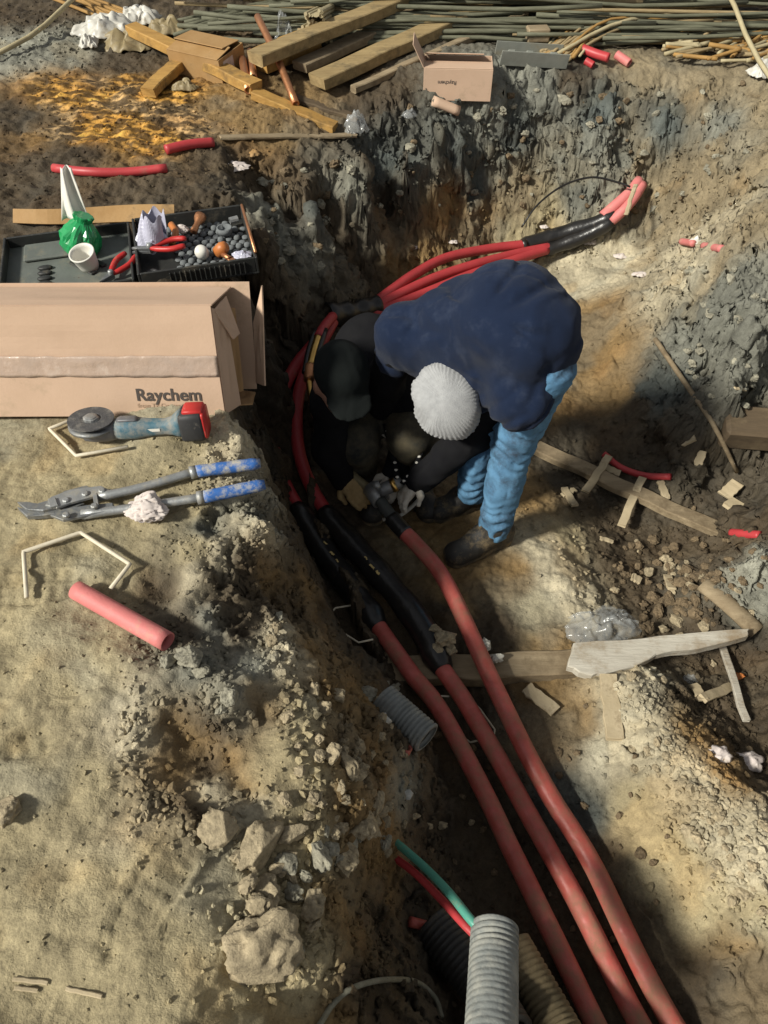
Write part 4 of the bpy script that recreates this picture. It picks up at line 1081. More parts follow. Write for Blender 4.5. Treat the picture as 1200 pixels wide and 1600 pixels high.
bag('clear_bag', 965, 970, .04, .035, .03, 'clear', 15, 'small clear plastic scrap beside the bag at the slab')
pk = beam(P(838, 700, -.735), P(1145, 838, -.745), .062, .032, seed=7, jit=.006, seg=20, bow=.0)
tag(mk('trench_plank', pk, 'wood'), 'long muddy plank lying along the foot of the right trench wall', 'plank')
def strip(name, a, b, w, t, m, label, cat='wood chip', dz=.012, seed=1, group=None):
    o = mk(name, beam(G(*a, dz), G(*b, dz), w, t, seed=seed, jit=.003, seg=6, ch=.0015), m)
    return tag(o, label, cat, group)
WC = 'pale wood chips in the trench'
mk_list = [((910, 782), (947, 726), .03, .012, 'pale wood strip crossing the long muddy plank, the upper one', .05), ((966, 834), (998, 760), .03, .012, 'pale wood strip crossing the long muddy plank, the lower one', .05),
           ((935, 735), (965, 748), .035, .012, 'short pale chip wedged behind the long plank', .03), ((880, 768), (896, 796), .028, .012, 'pale forked chip on the dark floor beside the worker', .02), ((878, 780), (896, 770), .02, .01, 'pale curled chip next to the forked one', .02),
           ((1062, 697), (1082, 690), .045, .012, 'pale rounded chip below the leaning stick', .02), ((1088, 735), (1093, 712), .032, .012, 'upright pale chip near the leaning stick', .02), ((1132, 640), (1152, 636), .012, .006, 'thin white sliver on top of the dark block', .02),
           ((1128, 780), (1150, 760), .05, .012, 'tan chip by the right wall above the red stub', .02), ((1135, 800), (1150, 788), .05, .012, 'curled pale shaving by the right wall', .02), ((1030, 758), (1040, 786), .028, .012, 'short brown offcut under the curved red scrap', .02),
           ((985, 905), (998, 912), .03, .012, 'flat tan chip at the edge of the stone heap', .02), ((1040, 905), (1048, 925), .03, .01, 'pale leaf-shaped chip among the heaped stones', .02), ((936, 846), (956, 852), .016, .008, 'thin pale sliver near the end of the lower strip', .02)]
for i, (a, b, w, t, lb, dz) in enumerate(mk_list): strip('wood_chip', a, b, w, t, 'chip', lb, dz=dz, seed=50 + i, group=WC)
strip('wood_strip', (947, 1060), (959, 1160), .05, .012, 'chip', 'pale flat strip standing down from the slab toward the camera', 'wood strip', .02, 71)
strip('wood_strip', (822, 1078), (866, 1114), .042, .010, 'chip', 'short pale strip lying before the timber, left of the flat strip', 'wood strip', .015, 72)
strip('wood_strip', (1124, 1018), (1160, 1132), .022, .012, 'wood_pale', 'narrow grey strip below the tip of the pale slab', 'wood strip', .03, 73)
strip('wood_strip', (1095, 1096), (1140, 1078), .030, .010, 'chip', 'tan strip left of the narrow grey one', 'wood strip', .02, 74)
strip('wood_strip', (1080, 1075), (1096, 1098), .030, .010, 'chip', 'small tan strip crossing under the other near the slab tip', 'wood strip', .02, 75)
bag('plastic_scrap', 1152, 1058, .022, .016, .012, 'orange', 8, 'orange-red plastic scrap near the narrow grey strip', 'scrap')
bag('paper_scrap', 1170, 1190, .03, .025, .015, 'paper', 9, 'dirty white paper scrap at the right edge beyond the ridge', 'scrap')
bag('paper_scrap', 1125, 1180, .026, .02, .012, 'paper', 12, 'smaller pale paper scrap on the ridge near the right edge', 'scrap')
bag('plastic_scrap', 1078, 1062, .02, .016, .012, 'clear', 19, 'clear plastic scrap under the tip of the pale slab', 'scrap')
tag(mk('leaning_stick', tube([G(1018, 546, .05), G(1062, 615, .06), G(1105, 682, .06), G(1147, 746, .03)], lambda t: .011 - .003 * t, 14, 8), 'wood', None, True), 'thin wooden stick leaning down the right trench wall', 'stick')
b_ = G(1160, 700)
tag(mk('wood_block', xf(box(.20, .13, .11, .012), Matrix.Translation(b_ + Vector((0, .02, .03))) @ Matrix.Rotation(-.12, 4, 'Z') @ Matrix.Rotation(.25, 4, 'X')), 'wood_dark'), 'dark wet wooden block at the foot of the right wall', 'block')
tag(mk('bark_piece', tube([G(1096, 918, .02), G(1135, 952, .025), G(1180, 992, .02)], .032, 12, 12, squash=(1, .6)), 'wood', None, True), 'curved brown bark piece lying at the right edge of the rubble', 'bark')
def scrap(name, uv, r, m, label, dz=None, hollow=.0, n=16, group=None, cat='cable scrap'):
    dz = r * .8 if dz is None else dz
    o = mk(name, tube([G(u, v, dz) for u, v in uv], r, n, 14, hollow=hollow), m, None, True)
    return tag(o, label, cat, group)
RS = 'red cable offcuts'
scrap('cable_scrap', [(942, 714), (968, 735), (1005, 748), (1046, 750)], .013, 'cable_clean', 'curved bright red offcut above the long plank in the trench', .018, group=RS)
scrap('cable_scrap', [(1140, 838), (1160, 840), (1184, 842)], .016, 'cable_clean', 'red stub by the right wall at the end of the long plank', .02, group=RS)
scrap('cable_scrap', [(1064, 381), (1082, 384)], .015, 'pink', 'faded red offcut on the right bank, left piece beside white paper', group=RS)
scrap('cable_scrap', [(1098, 388), (1126, 393)], .015, 'pink', 'faded red offcut on the right bank, right piece beside white paper', group=RS)
bag('paper_scrap', 1086, 380, .025, .02, .018, 'white', 21, 'white paper scrap between two faded red offcuts on the right bank', 'scrap')
for i, (u, v, s, lb) in enumerate([(920, 378, .04, 'white plastic scrap beside the long black joint'), (970, 402, .03, 'pale scrap on the far floor right of the joint'), (1000, 430, .03, 'grey scrap on the far floor near the right wall'), (645, 388, .022, 'pale flake on the wall foot above the red cables'), (708, 380, .02, 'white flake against the far wall above the red cables'), (850, 356, .02, 'small white flake above the black joint'), (940, 1005, .02, 'white bit at the slab end')]):
    if u != 940: bag('litter_scrap', u, v, s, s * .7, s * .4, 'paper', 30 + i, lb, 'scrap')
def bent_wire(pts_, r, label, dz=.004, z=None):
    w = [(G(u, v, dz + r) if z is None else P(u, v, z)) for u, v in pts_]
    path = []
    for i in range(len(w)):
        if 0 < i < len(w) - 1:
            path += [w[i] + (w[i-1] - w[i]).normalized() * .006, w[i], w[i] + (w[i+1] - w[i]).normalized() * .006]
        else: path.append(w[i])
    return tag(mk('bent_wire', sweep(path, r, 8), 'white_wire', None, True), label, 'bent wire', 'pale bent wires')
bent_wire([(46, 940), (41, 869), (130, 839), (206, 888), (176, 926)], .0052, 'pale wire bent into an open hexagon above the pink pipe', .012)
bent_wire([(132, 655), (80, 676), (122, 718), (202, 704)], .0048, 'pale bent wire under the grinder disc', .01)
bent_wire([(548, 946), (524, 950), (509, 966), (530, 985), (560, 1004), (583, 999)], .003, 'thin pale wire loop beside the black sleeves in the trench', 0, -.60)
bent_wire([(676, 1087), (702, 1088)], .003, 'short straight pale wire between the red cables before the timber', 0, -.66)
bent_wire([(733, 1090), (750, 1108), (773, 1140), (771, 1151), (735, 1160), (684, 1126)], .003, 'pale wire bent under the red cables in front of the timber', 0, -.705)

# ================================================================== LARGE CARTON
TH = math.radians(20)
corner = P(352, 650, .022)
UX, UF, UB = Vector((1, 0.004, 0)).normalized(), Vector((0, math.sin(TH), math.cos(TH))), Vector((0, math.cos(TH), -math.sin(TH)))
carton = empty('cardboard_box', corner, 'large brown cardboard box with taped seam and printed name, open at its end', 'box')
def cb_pt(a, h, d): return corner + UX * a + UF * h + UB * d        # along (from the right end), up the face, into the box
def panel(nm, q, t, m='card', nrm=None, warp=0.003, seed=0, parent=None):
    """Cardboard panel from four corners with thickness t, slightly warped."""
    a, b, c, d = q
    n = (b - a).cross(d - a).normalized()
    def fn(s, r):
        p = a.lerp(b, s).lerp(d.lerp(c, s), r)
        e = min(s, 1 - s, r, 1 - r) * 4
        return p + n * warp * min(1, e) * float(perlin(s * 3 + seed, r * 2.5, seed * .7)) * 2
    return mk(nm, sheet(1, 1, 24, 10, fn, t), m, parent or carton)
BL, BH, BD = -1.05, .297, .20
panel('front_panel', (cb_pt(BL, 0, 0), cb_pt(0, 0, 0), cb_pt(-.004, .135, -.001), cb_pt(BL, .135, -.001)), .004, warp=0, seed=1)
panel('front_panel', (cb_pt(BL, .139, 0), cb_pt(-.004, .139, 0), cb_pt(-.006, BH, 0), cb_pt(BL, BH, 0)), .004, seed=2)
panel('top_panel', (cb_pt(BL, BH + .002, .005), cb_pt(-.004, BH + .002, .005), cb_pt(.01, BH + .001, BD), cb_pt(BL, BH + .001, BD)), .004, seed=3)
panel('back_panel', (cb_pt(BL, 0, BD + .005), cb_pt(.055, 0, BD + .005), cb_pt(.06, BH + .012, BD + .005), cb_pt(BL, BH + .008, BD + .005)), .004, 'card', seed=4)
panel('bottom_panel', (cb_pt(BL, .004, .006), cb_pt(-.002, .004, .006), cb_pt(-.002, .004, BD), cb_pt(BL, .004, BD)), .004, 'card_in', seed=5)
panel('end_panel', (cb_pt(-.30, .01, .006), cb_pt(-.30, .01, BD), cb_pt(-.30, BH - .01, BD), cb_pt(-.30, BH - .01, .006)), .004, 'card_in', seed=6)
panel('end_flap', (cb_pt(.002, .004, .002), cb_pt(.034, .01, .058), cb_pt(.020, BH - .03, .055), cb_pt(-.004, BH - .006, .003)), .004, 'card', seed=7)
panel('end_flap', (cb_pt(.055, .02, BD), cb_pt(.088, .03, BD - .05), cb_pt(.100, BH + .012, BD - .035), cb_pt(.062, BH - .10, BD)), .004, 'card', seed=8)
panel('end_flap', (cb_pt(.0, BH - .012, .01), cb_pt(.035, BH - .1, .05), cb_pt(.042, BH - .1, .10), cb_pt(.012, BH - .005, .12)), .004, 'card', seed=9)
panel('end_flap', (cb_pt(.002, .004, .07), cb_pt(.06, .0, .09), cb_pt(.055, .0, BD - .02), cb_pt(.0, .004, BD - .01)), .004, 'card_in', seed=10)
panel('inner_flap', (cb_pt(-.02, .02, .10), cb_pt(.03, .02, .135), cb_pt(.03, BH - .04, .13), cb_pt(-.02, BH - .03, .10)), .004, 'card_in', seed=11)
def tape_fn(s, r):
    p = cb_pt(BL + s * (-BL - .004), .137 + (r - .5) * .056 + .004, -.0042)
    w = float(perlin(s * 22, r * 2.0, 1.5)) * .0016 + max(0, float(perlin(s * 9 + 3, r * 1.2, 8.5)) - .15) * .008
    return p - UB * abs(w) + UF * (r - .5) * float(perlin(s * 30, 2.2, 4.1)) * .006
mk('packing_tape', sheet(1, 1, 120, 8, tape_fn, .0006), 'tape', carton, True)
def lettering(txt, width, origin, xa, ya, m, parent, bold=0.0, name='lettering', spacing=1.0):
    cu = bpy.data.curves.new(name, 'FONT')
    cu.body = txt; cu.size = 1.0; cu.offset = bold; cu.extrude = 0.001; cu.resolution_u = 6; cu.space_character = spacing
    cu.materials.append(M[m])
    tmp = bpy.data.objects.new(name + '_curve', cu); COL.objects.link(tmp)
    bpy.context.view_layer.update()
    w = tmp.dimensions.x
    me = bpy.data.meshes.new_from_object(tmp.evaluated_get(bpy.context.evaluated_depsgraph_get()))
    bpy.data.objects.remove(tmp)
    o = link(name, me)
    k = width / w
    xa, ya = Vector(xa).normalized(), Vector(ya).normalized(); za = xa.cross(ya)
    R = Matrix((xa, ya, za)).transposed().to_4x4()
    o.parent = parent
    o.location = Vector(origin) - world_loc(parent)
    o.rotation_euler = R.to_euler(); o.scale = (k, k, k)
    return o
lettering('Raychem', .172, cb_pt(-.232, .046, -.0022), UX, UF, 'ink', carton, .022, spacing=1.02)
lettering('from TE Connectivity', .150, cb_pt(-.232, .026, -.0022), UX, UF, 'ink_faint', carton, .012)

# ================================================================== TOOLS ON THE BANK
# cordless angle grinder
g0, g1 = G(158, 690), G(300, 684)
gr = empty('angle_grinder', g0, 'dusty teal cordless angle grinder with grey disc and red battery, in front of the box', 'angle grinder')
gm = frame(g0 + Vector((0, 0, .004)), g1 - g0, (0, 0, 1)) @ Matrix.Diagonal((.96, .92, .9, 1))
gt = gm @ Matrix.Rotation(math.radians(-9), 4, 'X')
def gp(nm, vf, m, smooth=True, parent=None): return mk(nm, xf(vf, gt), m, parent or gr, smooth)
def loft(secs, seg=18, p=2.6):
    """Rounded-rectangle sections [(x, cy, cz, hy, hz)] along x."""
    V, F = [], []
    for x, cy, cz, hy, hz in secs:
        for k in range(seg):
            t = 2 * math.pi * k / seg
            c, s = math.cos(t), math.sin(t)
            V.append((x, cy + hy * math.copysign(abs(c) ** (2 / p), c), cz + hz * math.copysign(abs(s) ** (2 / p), s)))
    for i in range(len(secs) - 1):
        for k in range(seg): F.append((i*seg+k, i*seg+(k+1) % seg, (i+1)*seg+(k+1) % seg, (i+1)*seg+k))
    F.append(tuple(range(seg-1, -1, -1))); F.append(tuple(range((len(secs)-1)*seg, len(secs)*seg)))
    return V, F
gp('gear_head', loft([(-.040, 0, .036, .018, .014), (-.03, 0, .036, .032, .024), (0, 0, .037, .036, .03), (.03, 0, .038, .035, .03), (.048, 0, .039, .031, .029), (.056, 0, .04, .028, .026)]), 'tool_grey')
hd = gp('motor_housing', loft([(.054, 0, .040, .029, .028), (.075, 0, .040, .031, .030), (.105, 0, .040, .031, .030), (.125, 0, .040, .027, .027), (.15, 0, .04, .024, .0235), (.185, 0, .040, .022, .022), (.205, 0, .042, .024, .026), (.222, 0, .047, .031, .036), (.238, 0, .052, .036, .044)]), 'tool_blue')
gp('switch', loft([(.062, .0, .069, .010, .004), (.07, 0, .0715, .013, .005), (.11, 0, .0715, .013, .005), (.118, 0, .069, .010, .004)]), 'tool_grey', True)
bat = gp('battery', loft([(.234, 0, .046, .036, .042), (.24, 0, .048, .038, .046), (.29, 0, .05, .038, .047), (.296, 0, .05, .034, .043)], p=6), 'tool_black')
gp('battery_face', loft([(.2945, 0, .052, .034, .044), (.302, 0, .052, .033, .043)], p=6), 'red_plastic', True, bat)
gp('battery_latch', loft([(.245, .0, .094, .022, .006), (.25, 0, .097, .026, .007), (.296, 0, .097, .026, .007), (.301, 0, .09, .022, .005)], p=5), 'red_plastic', True, bat)
gp('spindle', lathe([(.016, .06), (.016, .078)], 18), 'steel_dark')
dm = Matrix.Translation((-.012, 0, .0)) @ Matrix.Rotation(math.radians(4), 4, 'Y')
dc = gp('cutting_disc', xf(lathe([(.0605, .0735), (.0610, .0745), (.0610, .0765), (.0605, .0775), (.03, .0780), (.024, .0765)], 48), dm), 'disc', False)
gp('disc_nut', xf(lathe([(.019, .076), (.019, .082), (.015, .084), (.015, .0855), (.0085, .0875)], 20, flute=lambda t, r, z: r * (1 + .08 * (math.cos(6*t) > .3))), dm), 'steel', False, dc)
gp('guard', xf(lathe([(.052, .050), (.062, .052), (.062, .060), (.05, .062)], 40, flute=lambda t, r, z: r * (1 if math.cos(t - 1.1) < .2 else .6)), dm), 'steel_dark')
mk('brand_plate', xf(box(.034, .001, .009, .0), gt @ Matrix.Translation((.160, -.0232, .044))), 'white', gr)

# bolt cutter
def gw(u, v, dz): return G(u, v, dz)
bc = empty('bolt_cutter', G(230, 790), 'dusty steel bolt cutter with blue grips lying before the grinder', 'bolt cutter')
GZ = max(G(60, 795).z, G(200, 780).z, G(300, 760).z) + .004
def flat(nm, pts_, z, h, m, parent=None, ch=.002):
    w = [P(u, v, z) for u, v in pts_]
    c = sum(w, Vector()) / len(w)
    if sum((w[i].x * w[(i+1) % len(w)].y - w[(i+1) % len(w)].x * w[i].y) for i in range(len(w))) < 0: w = w[::-1]
    V, F = ngon_prism([((p - c).x, (p - c).y) for p in w], h, ch=ch)
    return mk(nm, ([c + Vector(v) for v in V], F), m, parent or bc)
def handle(uvs, z0, z1, gu):
    a, b, c, d = [P(u, v, z) for (u, v), z in zip(uvs, (z0, z0, z1, z1))]
    h = mk('handle', sweep(spline([a, b, c], 10), [.0125] * 2 + [.0115] * 8, 12), 'steel', bc, True)
    mk('collar', sweep([c - (c - b).normalized() * .012, c + (d - c).normalized() * .004], .0165, 14), 'steel', h, True)
    mk('grip', sweep(spline([c, c.lerp(d, .3), d], 9), [.0155, .0165, .0155, .0165, .0158, .0165, .0155, .016, .012], 14), 'blue_grip', h, True)
handle([(152, 777), (220, 762), (304, 737), (407, 724)], GZ + .022, GZ + .02, 0)
handle([(128, 804), (220, 792), (316, 777), (414, 757)], GZ + .014, GZ + .018, 0)
flat('jaw', [(30, 790), (44, 801), (70, 803), (95, 797), (112, 781), (150, 770), (138, 764), (105, 772), (82, 786), (60, 793), (44, 790)], GZ + .012, .014, 'steel_dark')
flat('jaw', [(30, 798), (45, 812), (75, 810), (110, 803), (135, 792), (128, 786), (98, 797), (70, 804), (48, 803)], GZ + .002, .014, 'steel_dark')
flat('link_plate', [(72, 792), (80, 780), (110, 768), (160, 762), (172, 768), (150, 778), (112, 788), (90, 796)], GZ + .024, .008, 'steel')
flat('link_plate', [(80, 808), (100, 799), (140, 792), (178, 789), (180, 800), (140, 808), (100, 816)], GZ + .014, .009, 'steel_dark')
for u, v in [(104, 783), (134, 773), (148, 792), (104, 806), (160, 768)]:
    mk('bolt', lathe([(.0085, 0), (.0085, .006), (.006, .008)], 10, Matrix.Translation(P(u, v, GZ + .03))), 'steel', bc, False)
flat('stop_lug', [(146, 775), (153, 774), (156, 793), (149, 794)], GZ + .024, .012, 'steel')
flat('stop_lug', [(76, 782), (88, 780), (92, 792), (80, 795)], GZ + .03, .008, 'steel')
bag('crumpled_rag', 233, 806, .070, .050, .034, 'paper', 44, 'crumpled pinkish white rag under the bolt cutter handle', 'rag', 0, 4.2, sharp=1.15)
pa, pb = P(122, 922, .016), P(262, 1003, .010)
pz = max(gz(pa.x, pa.y), gz(pb.x, pb.y)) + .0215
pa, pb = P(119, 922, pz), P(262, 1003, pz - .004)
tag(mk('plastic_pipe', sweep(spline([pa, pb], 14), .0215, 24, hollow=.86), 'pink', None, True), 'short dusty pink plastic pipe lying on the clay bank', 'pipe')

# ================================================================== OPEN TOOL CASES BEHIND THE BOX
ex, ey = Vector((.965, .26, 0)), Vector((-.26, .965, 0))
co = Vector((-.785, 2.10, .012))
def case(nm, x0, x1, y1, h, m, label, parts):
    e = empty(nm, co + ex * x0, label, 'tool case')
    mt = Matrix.Translation(co) @ Matrix(((ex.x, ey.x, 0, 0), (ex.y, ey.y, 0, 0), (0, 0, 1, 0), (0, 0, 0, 1)))
    w, t = x1 - x0, .008
    cx = (x0 + x1) / 2
    mk('floor_panel', xf(box(w, y1, .008, .002, (cx, y1 / 2, .004)), mt), m, e)
    for nm2, b in (('side_wall', (w - .018, t, h, .002, (cx, t / 2, h / 2 + .008))), ('side_wall', (w - .018, t, h, .002, (cx, y1 - t / 2, h / 2 + .008))), ('side_wall', (t, y1, h, .002, (x0 + t / 2, y1 / 2, h / 2 + .008))), ('side_wall', (t, y1, h, .002, (x1 - t / 2, y1 / 2, h / 2 + .008)))):
        mk(nm2, xf(box(b[0], b[1], b[2], b[3], b[4]), mt), 'case_black', e)
    return e, mt
cl, mt = case('open_tool_case', -.43, -.012, .37, .038, 'case', 'open grey-green tool case lid with dark notches beside the green wrapper', 1)
for k in range(5):
    mk('notch', xf(lathe([(.016, 0), (.019, .006), (.015, .010)], 14), mt @ Matrix.Translation((-.30, .07 + k * .032, .0085)) @ Matrix.Diagonal((1.3, .62, 1, 1))), 'case_black', cl, True)
for a, b, c, d in [(-.18, .17, .12, .022), (-.14, .20, .10, .02)]:
    mk('recess', xf(box(c, d, .006, .002, (0, 0, 0)), mt @ Matrix.Translation((a, b, .0122)) @ Matrix.Rotation(-.9, 4, 'Z')), 'case_black', cl)
mk('raised_panel', xf(box(.20, .10, .014, .005, (-.27, .30, .016)), mt), 'case', cl)
for k in range(3): mk('rib', xf(box(.005, .012, .03, .001, (-.36 + k * .11, .010, .022)), mt), 'case', cl)
cbx, mt2 = case('tool_case', .0, .385, .36, .052, 'case_black', 'open black tool case lined with knobbly grey foam, full of tools', 1)
knob = mesh('foam_knob', *lathe([(.0105, 0), (.0115, .008), (.0095, .016), (.005, .0195)], 9), 'foam', True)
for i in range(13):
    for j in range(12):
        if (i < 4 and j < 8) or (i > 10 and j > 9): continue
        o = link('foam_knob', knob, cbx)
        p = mt2 @ Vector((.022 + i * .0278 + (.0139 if j % 2 else 0), .022 + j * .0278, .0085))
        o.location = p - world_loc(cbx); o.scale = (1.1, 1.1, random.uniform(.35, .95))
for k in range(16): mk('grip_rib', xf(box(.004, .006, .04, .001, (.10 + k * .016, -.003, .03)), mt2), 'case_black', cbx)
mk('hinge_rod', sweep([mt2 @ Vector((.383, .02, .066)), mt2 @ Vector((.383, .34, .066))], .005, 8), 'copper', cbx, True)
def T2(x, y, z): return mt2 @ Vector((x, y, z))
# things in and on the cases
cup = T2(-.155, .165, .012)
tag(mk('plastic_cup', lathe([(.030, 0), (.034, .02), (.040, .058), (.0425, .062), (.0425, .066), (.038, .066), (.034, .055), (.028, .012)], 30, Matrix.Translation(cup) @ Matrix.Rotation(.25, 4, 'X') @ Matrix.Rotation(-.1, 4, 'Y')), 'white', None, True), 'small white plastic tub standing open on the grey case lid', 'tub')
def pliers(base, ang, m, label, s=1.0):
    mt_ = Matrix.Translation(base) @ Matrix.Rotation(ang, 4, 'Z') @ Matrix.Diagonal((s, s, s, 1))
    e = empty('pliers', base, label, 'pliers')
    for sg in (-1, 1):
        pth = [mt_ @ Vector((x, sg * y, z)) for x, y, z in ((0, .002, .016), (.025, .014, .018), (.06, .024, .022), (.095, .018, .026))]
        mk('handle', sweep(spline(pth, 14), [.006, .0075, .0085] + [.0095] * 9 + [.009, .007], 10), m, e, True)
        mk('jaw', xf(ngon_prism([(0, -.009), (.0, .009), (-.035, .005 + sg * .003), (-.048, sg * .003), (-.035, -.004 + sg * .002)], .007, ch=.002), mt_ @ Matrix.Translation((0, 0, .008 + sg * .004))), 'steel_dark', e)
    mk('pivot', lathe([(.008, 0), (.008, .022), (.005, .025)], 12, mt_ @ Matrix.Translation((0, 0, .004))), 'steel', e, True)
    return e
pliers(T2(-.085, .07, .014), 1.15, 'red_plastic', 'red handled pliers lying on the grey case lid next to the tub', 1.15)
pliers(T2(.05, .15, .04), .12, 'red_plastic', 'red handled cutters lying across the foam of the black case', 1.25)
gw_f = lambda t, r, z: r * (1 + .16 * float(perlin(math.cos(t) * 2.2, math.sin(t) * 2.2, z * 22)) + .07 * math.sin(9 * t + z * 60) * (z > .05) + .10 * float(perlin(math.cos(t) * 5, math.sin(t) * 5, z * 50 + 4)))
tag(mk('green_wrapper', lathe([(.030, 0), (.052, .004), (.060, .02), (.063, .04), (.060, .06), (.052, .08), (.040, .098), (.028, .112), (.034, .13), (.030, .132)], 40, Matrix.Translation(T2(-.190, .268, .010)) @ Matrix.Rotation(.35, 4, 'Y') @ Matrix.Rotation(-.2, 4, 'X'), gw_f), 'green_bag', None, False), 'shiny green plastic wrapper on the grey case lid', 'wrapper')
wv = G(135, 318)
def tissue(s, r):
    x = (s - .5) * (.085 - .05 * r); z = r * .155
    return T2(-.165, .325, .10) + ex * (x + .018 * r - .012) + Vector((0, 0, z)) + ey * (.045 * r + .014 * math.sin(s * 9 + r * 3))
tag(mk('white_tissue', sheet(1, 1, 12, 14, tissue, .0015), 'white', None, True), 'white sheet standing upright out of the green wrapper', 'tissue')
def wrapf(s, r):
    a = s * 5.5
    return T2(.055, .20, .045) + ex * (.055 * math.cos(a) * (1 - .35 * r) + .03 * r) + ey * (.05 * math.sin(a) * (1 - .3 * r)) + Vector((0, 0, .10 * r + .012 * math.sin(a * 5 + r * 7)))
tag(mk('plastic_wrap', sheet(1, 1, 40, 10, wrapf, .0012), 'foil', None, False), 'crumpled lilac plastic wrap standing in the black case', 'wrap')
tag(mk('plastic_wrap', crumple(T2(.075, .19, .06), .05, .04, .045, 71, f=4), 'foil', None, True), 'lilac plastic wrap ball beside the cutters', 'wrap')
tag(mk('white_plug', lathe([(.022, 0), (.023, .022), (.018, .034), (.008, .038)], 18, Matrix.Translation(T2(.215, .115, .03)) @ Matrix.Rotation(.6, 4, 'X')), 'white', None, True), 'white plastic plug on the foam by the cutter handles', 'cap')
tag(mk('orange_plug', lathe([(.02, 0), (.022, .03), (.016, .045), (.006, .048)], 18, Matrix.Translation(T2(.262, .115, .028)) @ Matrix.Rotation(.9, 4, 'Y')), 'orange', None, True), 'orange plastic plug on the foam right of the white one', 'cap')
tag(mk('orange_tool', sweep(spline([T2(.12, .20, .035), T2(.14, .25, .045), T2(.13, .30, .05)], 8), .012, 10), 'orange', None, True), 'short orange handled tool at the back of the black case', 'tool')
tag(mk('brown_tool', sweep(spline([T2(.20, .26, .035), T2(.235, .33, .05)], 6), [.013, .012, .01, .012, .02, .021], 10), 'copper', None, True), 'brown metal fitting leaning at the rear of the black case', 'fitting')
tag(mk('plastic_ring', lathe([(.026, 0), (.027, .02), (.021, .02), (.02, .004)], 24, Matrix.Translation(T2(.305, .235, .03))), 'foam', None, True), 'round grey cap sunk in the foam near the case corner', 'cap')
tag(mk('cloth_scrap', crumple(T2(.165, .285, .035), .028, .022, .02, 75, f=4), 'paper', None, True), 'pale crumpled tissue at the back of the foam', 'tissue')
tag(mk('tape_roll', lathe([(.019, 0), (.021, .003), (.021, .019), (.019, .021), (.011, .021), (.011, .001)], 24, Matrix.Translation(T2(.045, .05, .010)) @ Matrix.Rotation(.1, 4, 'X')), 'tool_black', None, True), 'black tape roll in the empty corner of the black case', 'tape roll')
for i, (x_, y_, a_, lb_) in enumerate([(.10, .045, .5, 'copper cable lug near the front wall of the black case'), (.30, .06, 2.1, 'copper cable lug at the right front of the foam')]):
    e_ = empty('cable_lug', T2(x_, y_, .03), lb_, 'cable lug')
    ml = mt2 @ Matrix.Translation((x_, y_, .032 if i else .014)) @ Matrix.Rotation(a_, 4, 'Z')
    mk('barrel', sweep([ml @ Vector((0, 0, 0)), ml @ Vector((.04, 0, 0))], .009, 12, hollow=.7), 'copper', e_, True)
    mk('palm', xf(box(.034, .02, .005, .001, (-.016, 0, 0)), ml), 'copper', e_)
tag(mk('socket', sweep([T2(.33, .30, .035), T2(.36, .305, .036)], .012, 10, hollow=.6), 'steel', None, False), 'small steel socket lying near the hinge of the black case', 'socket')
tag(mk('paper_tag', film(T2(.34, .07, .034), .035, .022, .012, 91, 14), 'foil', None, False), 'lilac paper scrap on the front right of the foam', 'paper')
cs0 = [P(24, 346, .03), P(272, 346, .03), P(272, 319, .05), P(60, 326, .05)]
panel_e = mk('cardboard_sheet', sheet(1, 1, 14, 5, lambda s, r: P(20 + 252 * s, 348 - (22 + 6 * s) * r + 2 * math.sin(s * 6), .012 + .03 * r + .004 * math.sin(s * 9)), .004), 'card_old')
tag(panel_e, 'flat brown cardboard sheet lying behind the tool cases', 'cardboard')

for a_, b_, lb in [((22, 1530), (76, 1536), 'pale straw splinter pressed in the clay at the bottom left corner'), ((24, 1544), (60, 1548), 'short pale straw splinter beside the longer one at the bottom left'), ((104, 1545), (160, 1558), 'frayed pale wood splinter on the trodden clay near the bottom')]:
    tag(mk('wood_splinter', beam(G(*a_, .004), G(*b_, .004), .007, .004, seed=int(a_[0]), jit=.0006, seg=6, ch=.0015), 'chip'), lb, 'splinter', 'splinters on the left bank')

# ================================================================== THE FAR BANK: planks, boxes, bags and the rod pile
def gplank(name, a, b, w, t, m, label, za=0.0, zb=0.0, seed=1, cat='plank', group='planks on the far bank', roll=0.0, jit=.004):
    p, q = G(*a), G(*b)
    p.z += t / 2 + za; q.z += t / 2 + zb
    up = Matrix.Rotation(roll, 3, (q - p).normalized()) @ Vector((0, 0, 1))
    return tag(mk(name, beam(p, q, w, t, up, seed=seed, jit=jit, seg=18), m), label, cat, group)
gplank('long_plank', (404, 138), (800, -10), .10, .05, 'wood_tan', 'longest tan plank, uppermost of the plank stack on the far bank', .10, .16, 81)
gplank('long_plank', (497, 148), (832, 12), .11, .05, 'wood_tan', 'broad tan plank below the longest one on the far bank', .03, .09, 82)
gplank('long_plank', (552, 152), (818, 44), .04, .03, 'wood', 'thin pale batten below the broad plank, behind the small box', .02, .05, 83)
gplank('long_plank', (470, 120), (700, 20), .09, .04, 'wood', 'grey plank half hidden under the longest plank', .02, .05, 84)
gplank('yellow_plank', (212, 74), (404, 156), .075, .045, 'wood_yel', 'yellow plank lying before the open orange-brown carton', .06, .03, 85)
gplank('yellow_plank', (398, 156), (524, 206), .07, .035, 'wood_yel', 'yellow plank continuing down right to the trench edge', .01, .0, 86)
gplank('yellow_plank', (232, 152), (284, 112), .07, .04, 'wood_yel', 'short stub plank propping the yellow plank', .0, .02, 87)
gplank('thin_board', (345, 219), (556, 215), .035, .014, 'wood', 'long thin grey board lying at the trench edge', .004, .004, 88)
gplank('wood_block', (408, 112), (492, 84), .10, .09, 'wood_yel', 'chunky brown timber block behind the leaning copper pipe', .0, .02, 89, 'block')
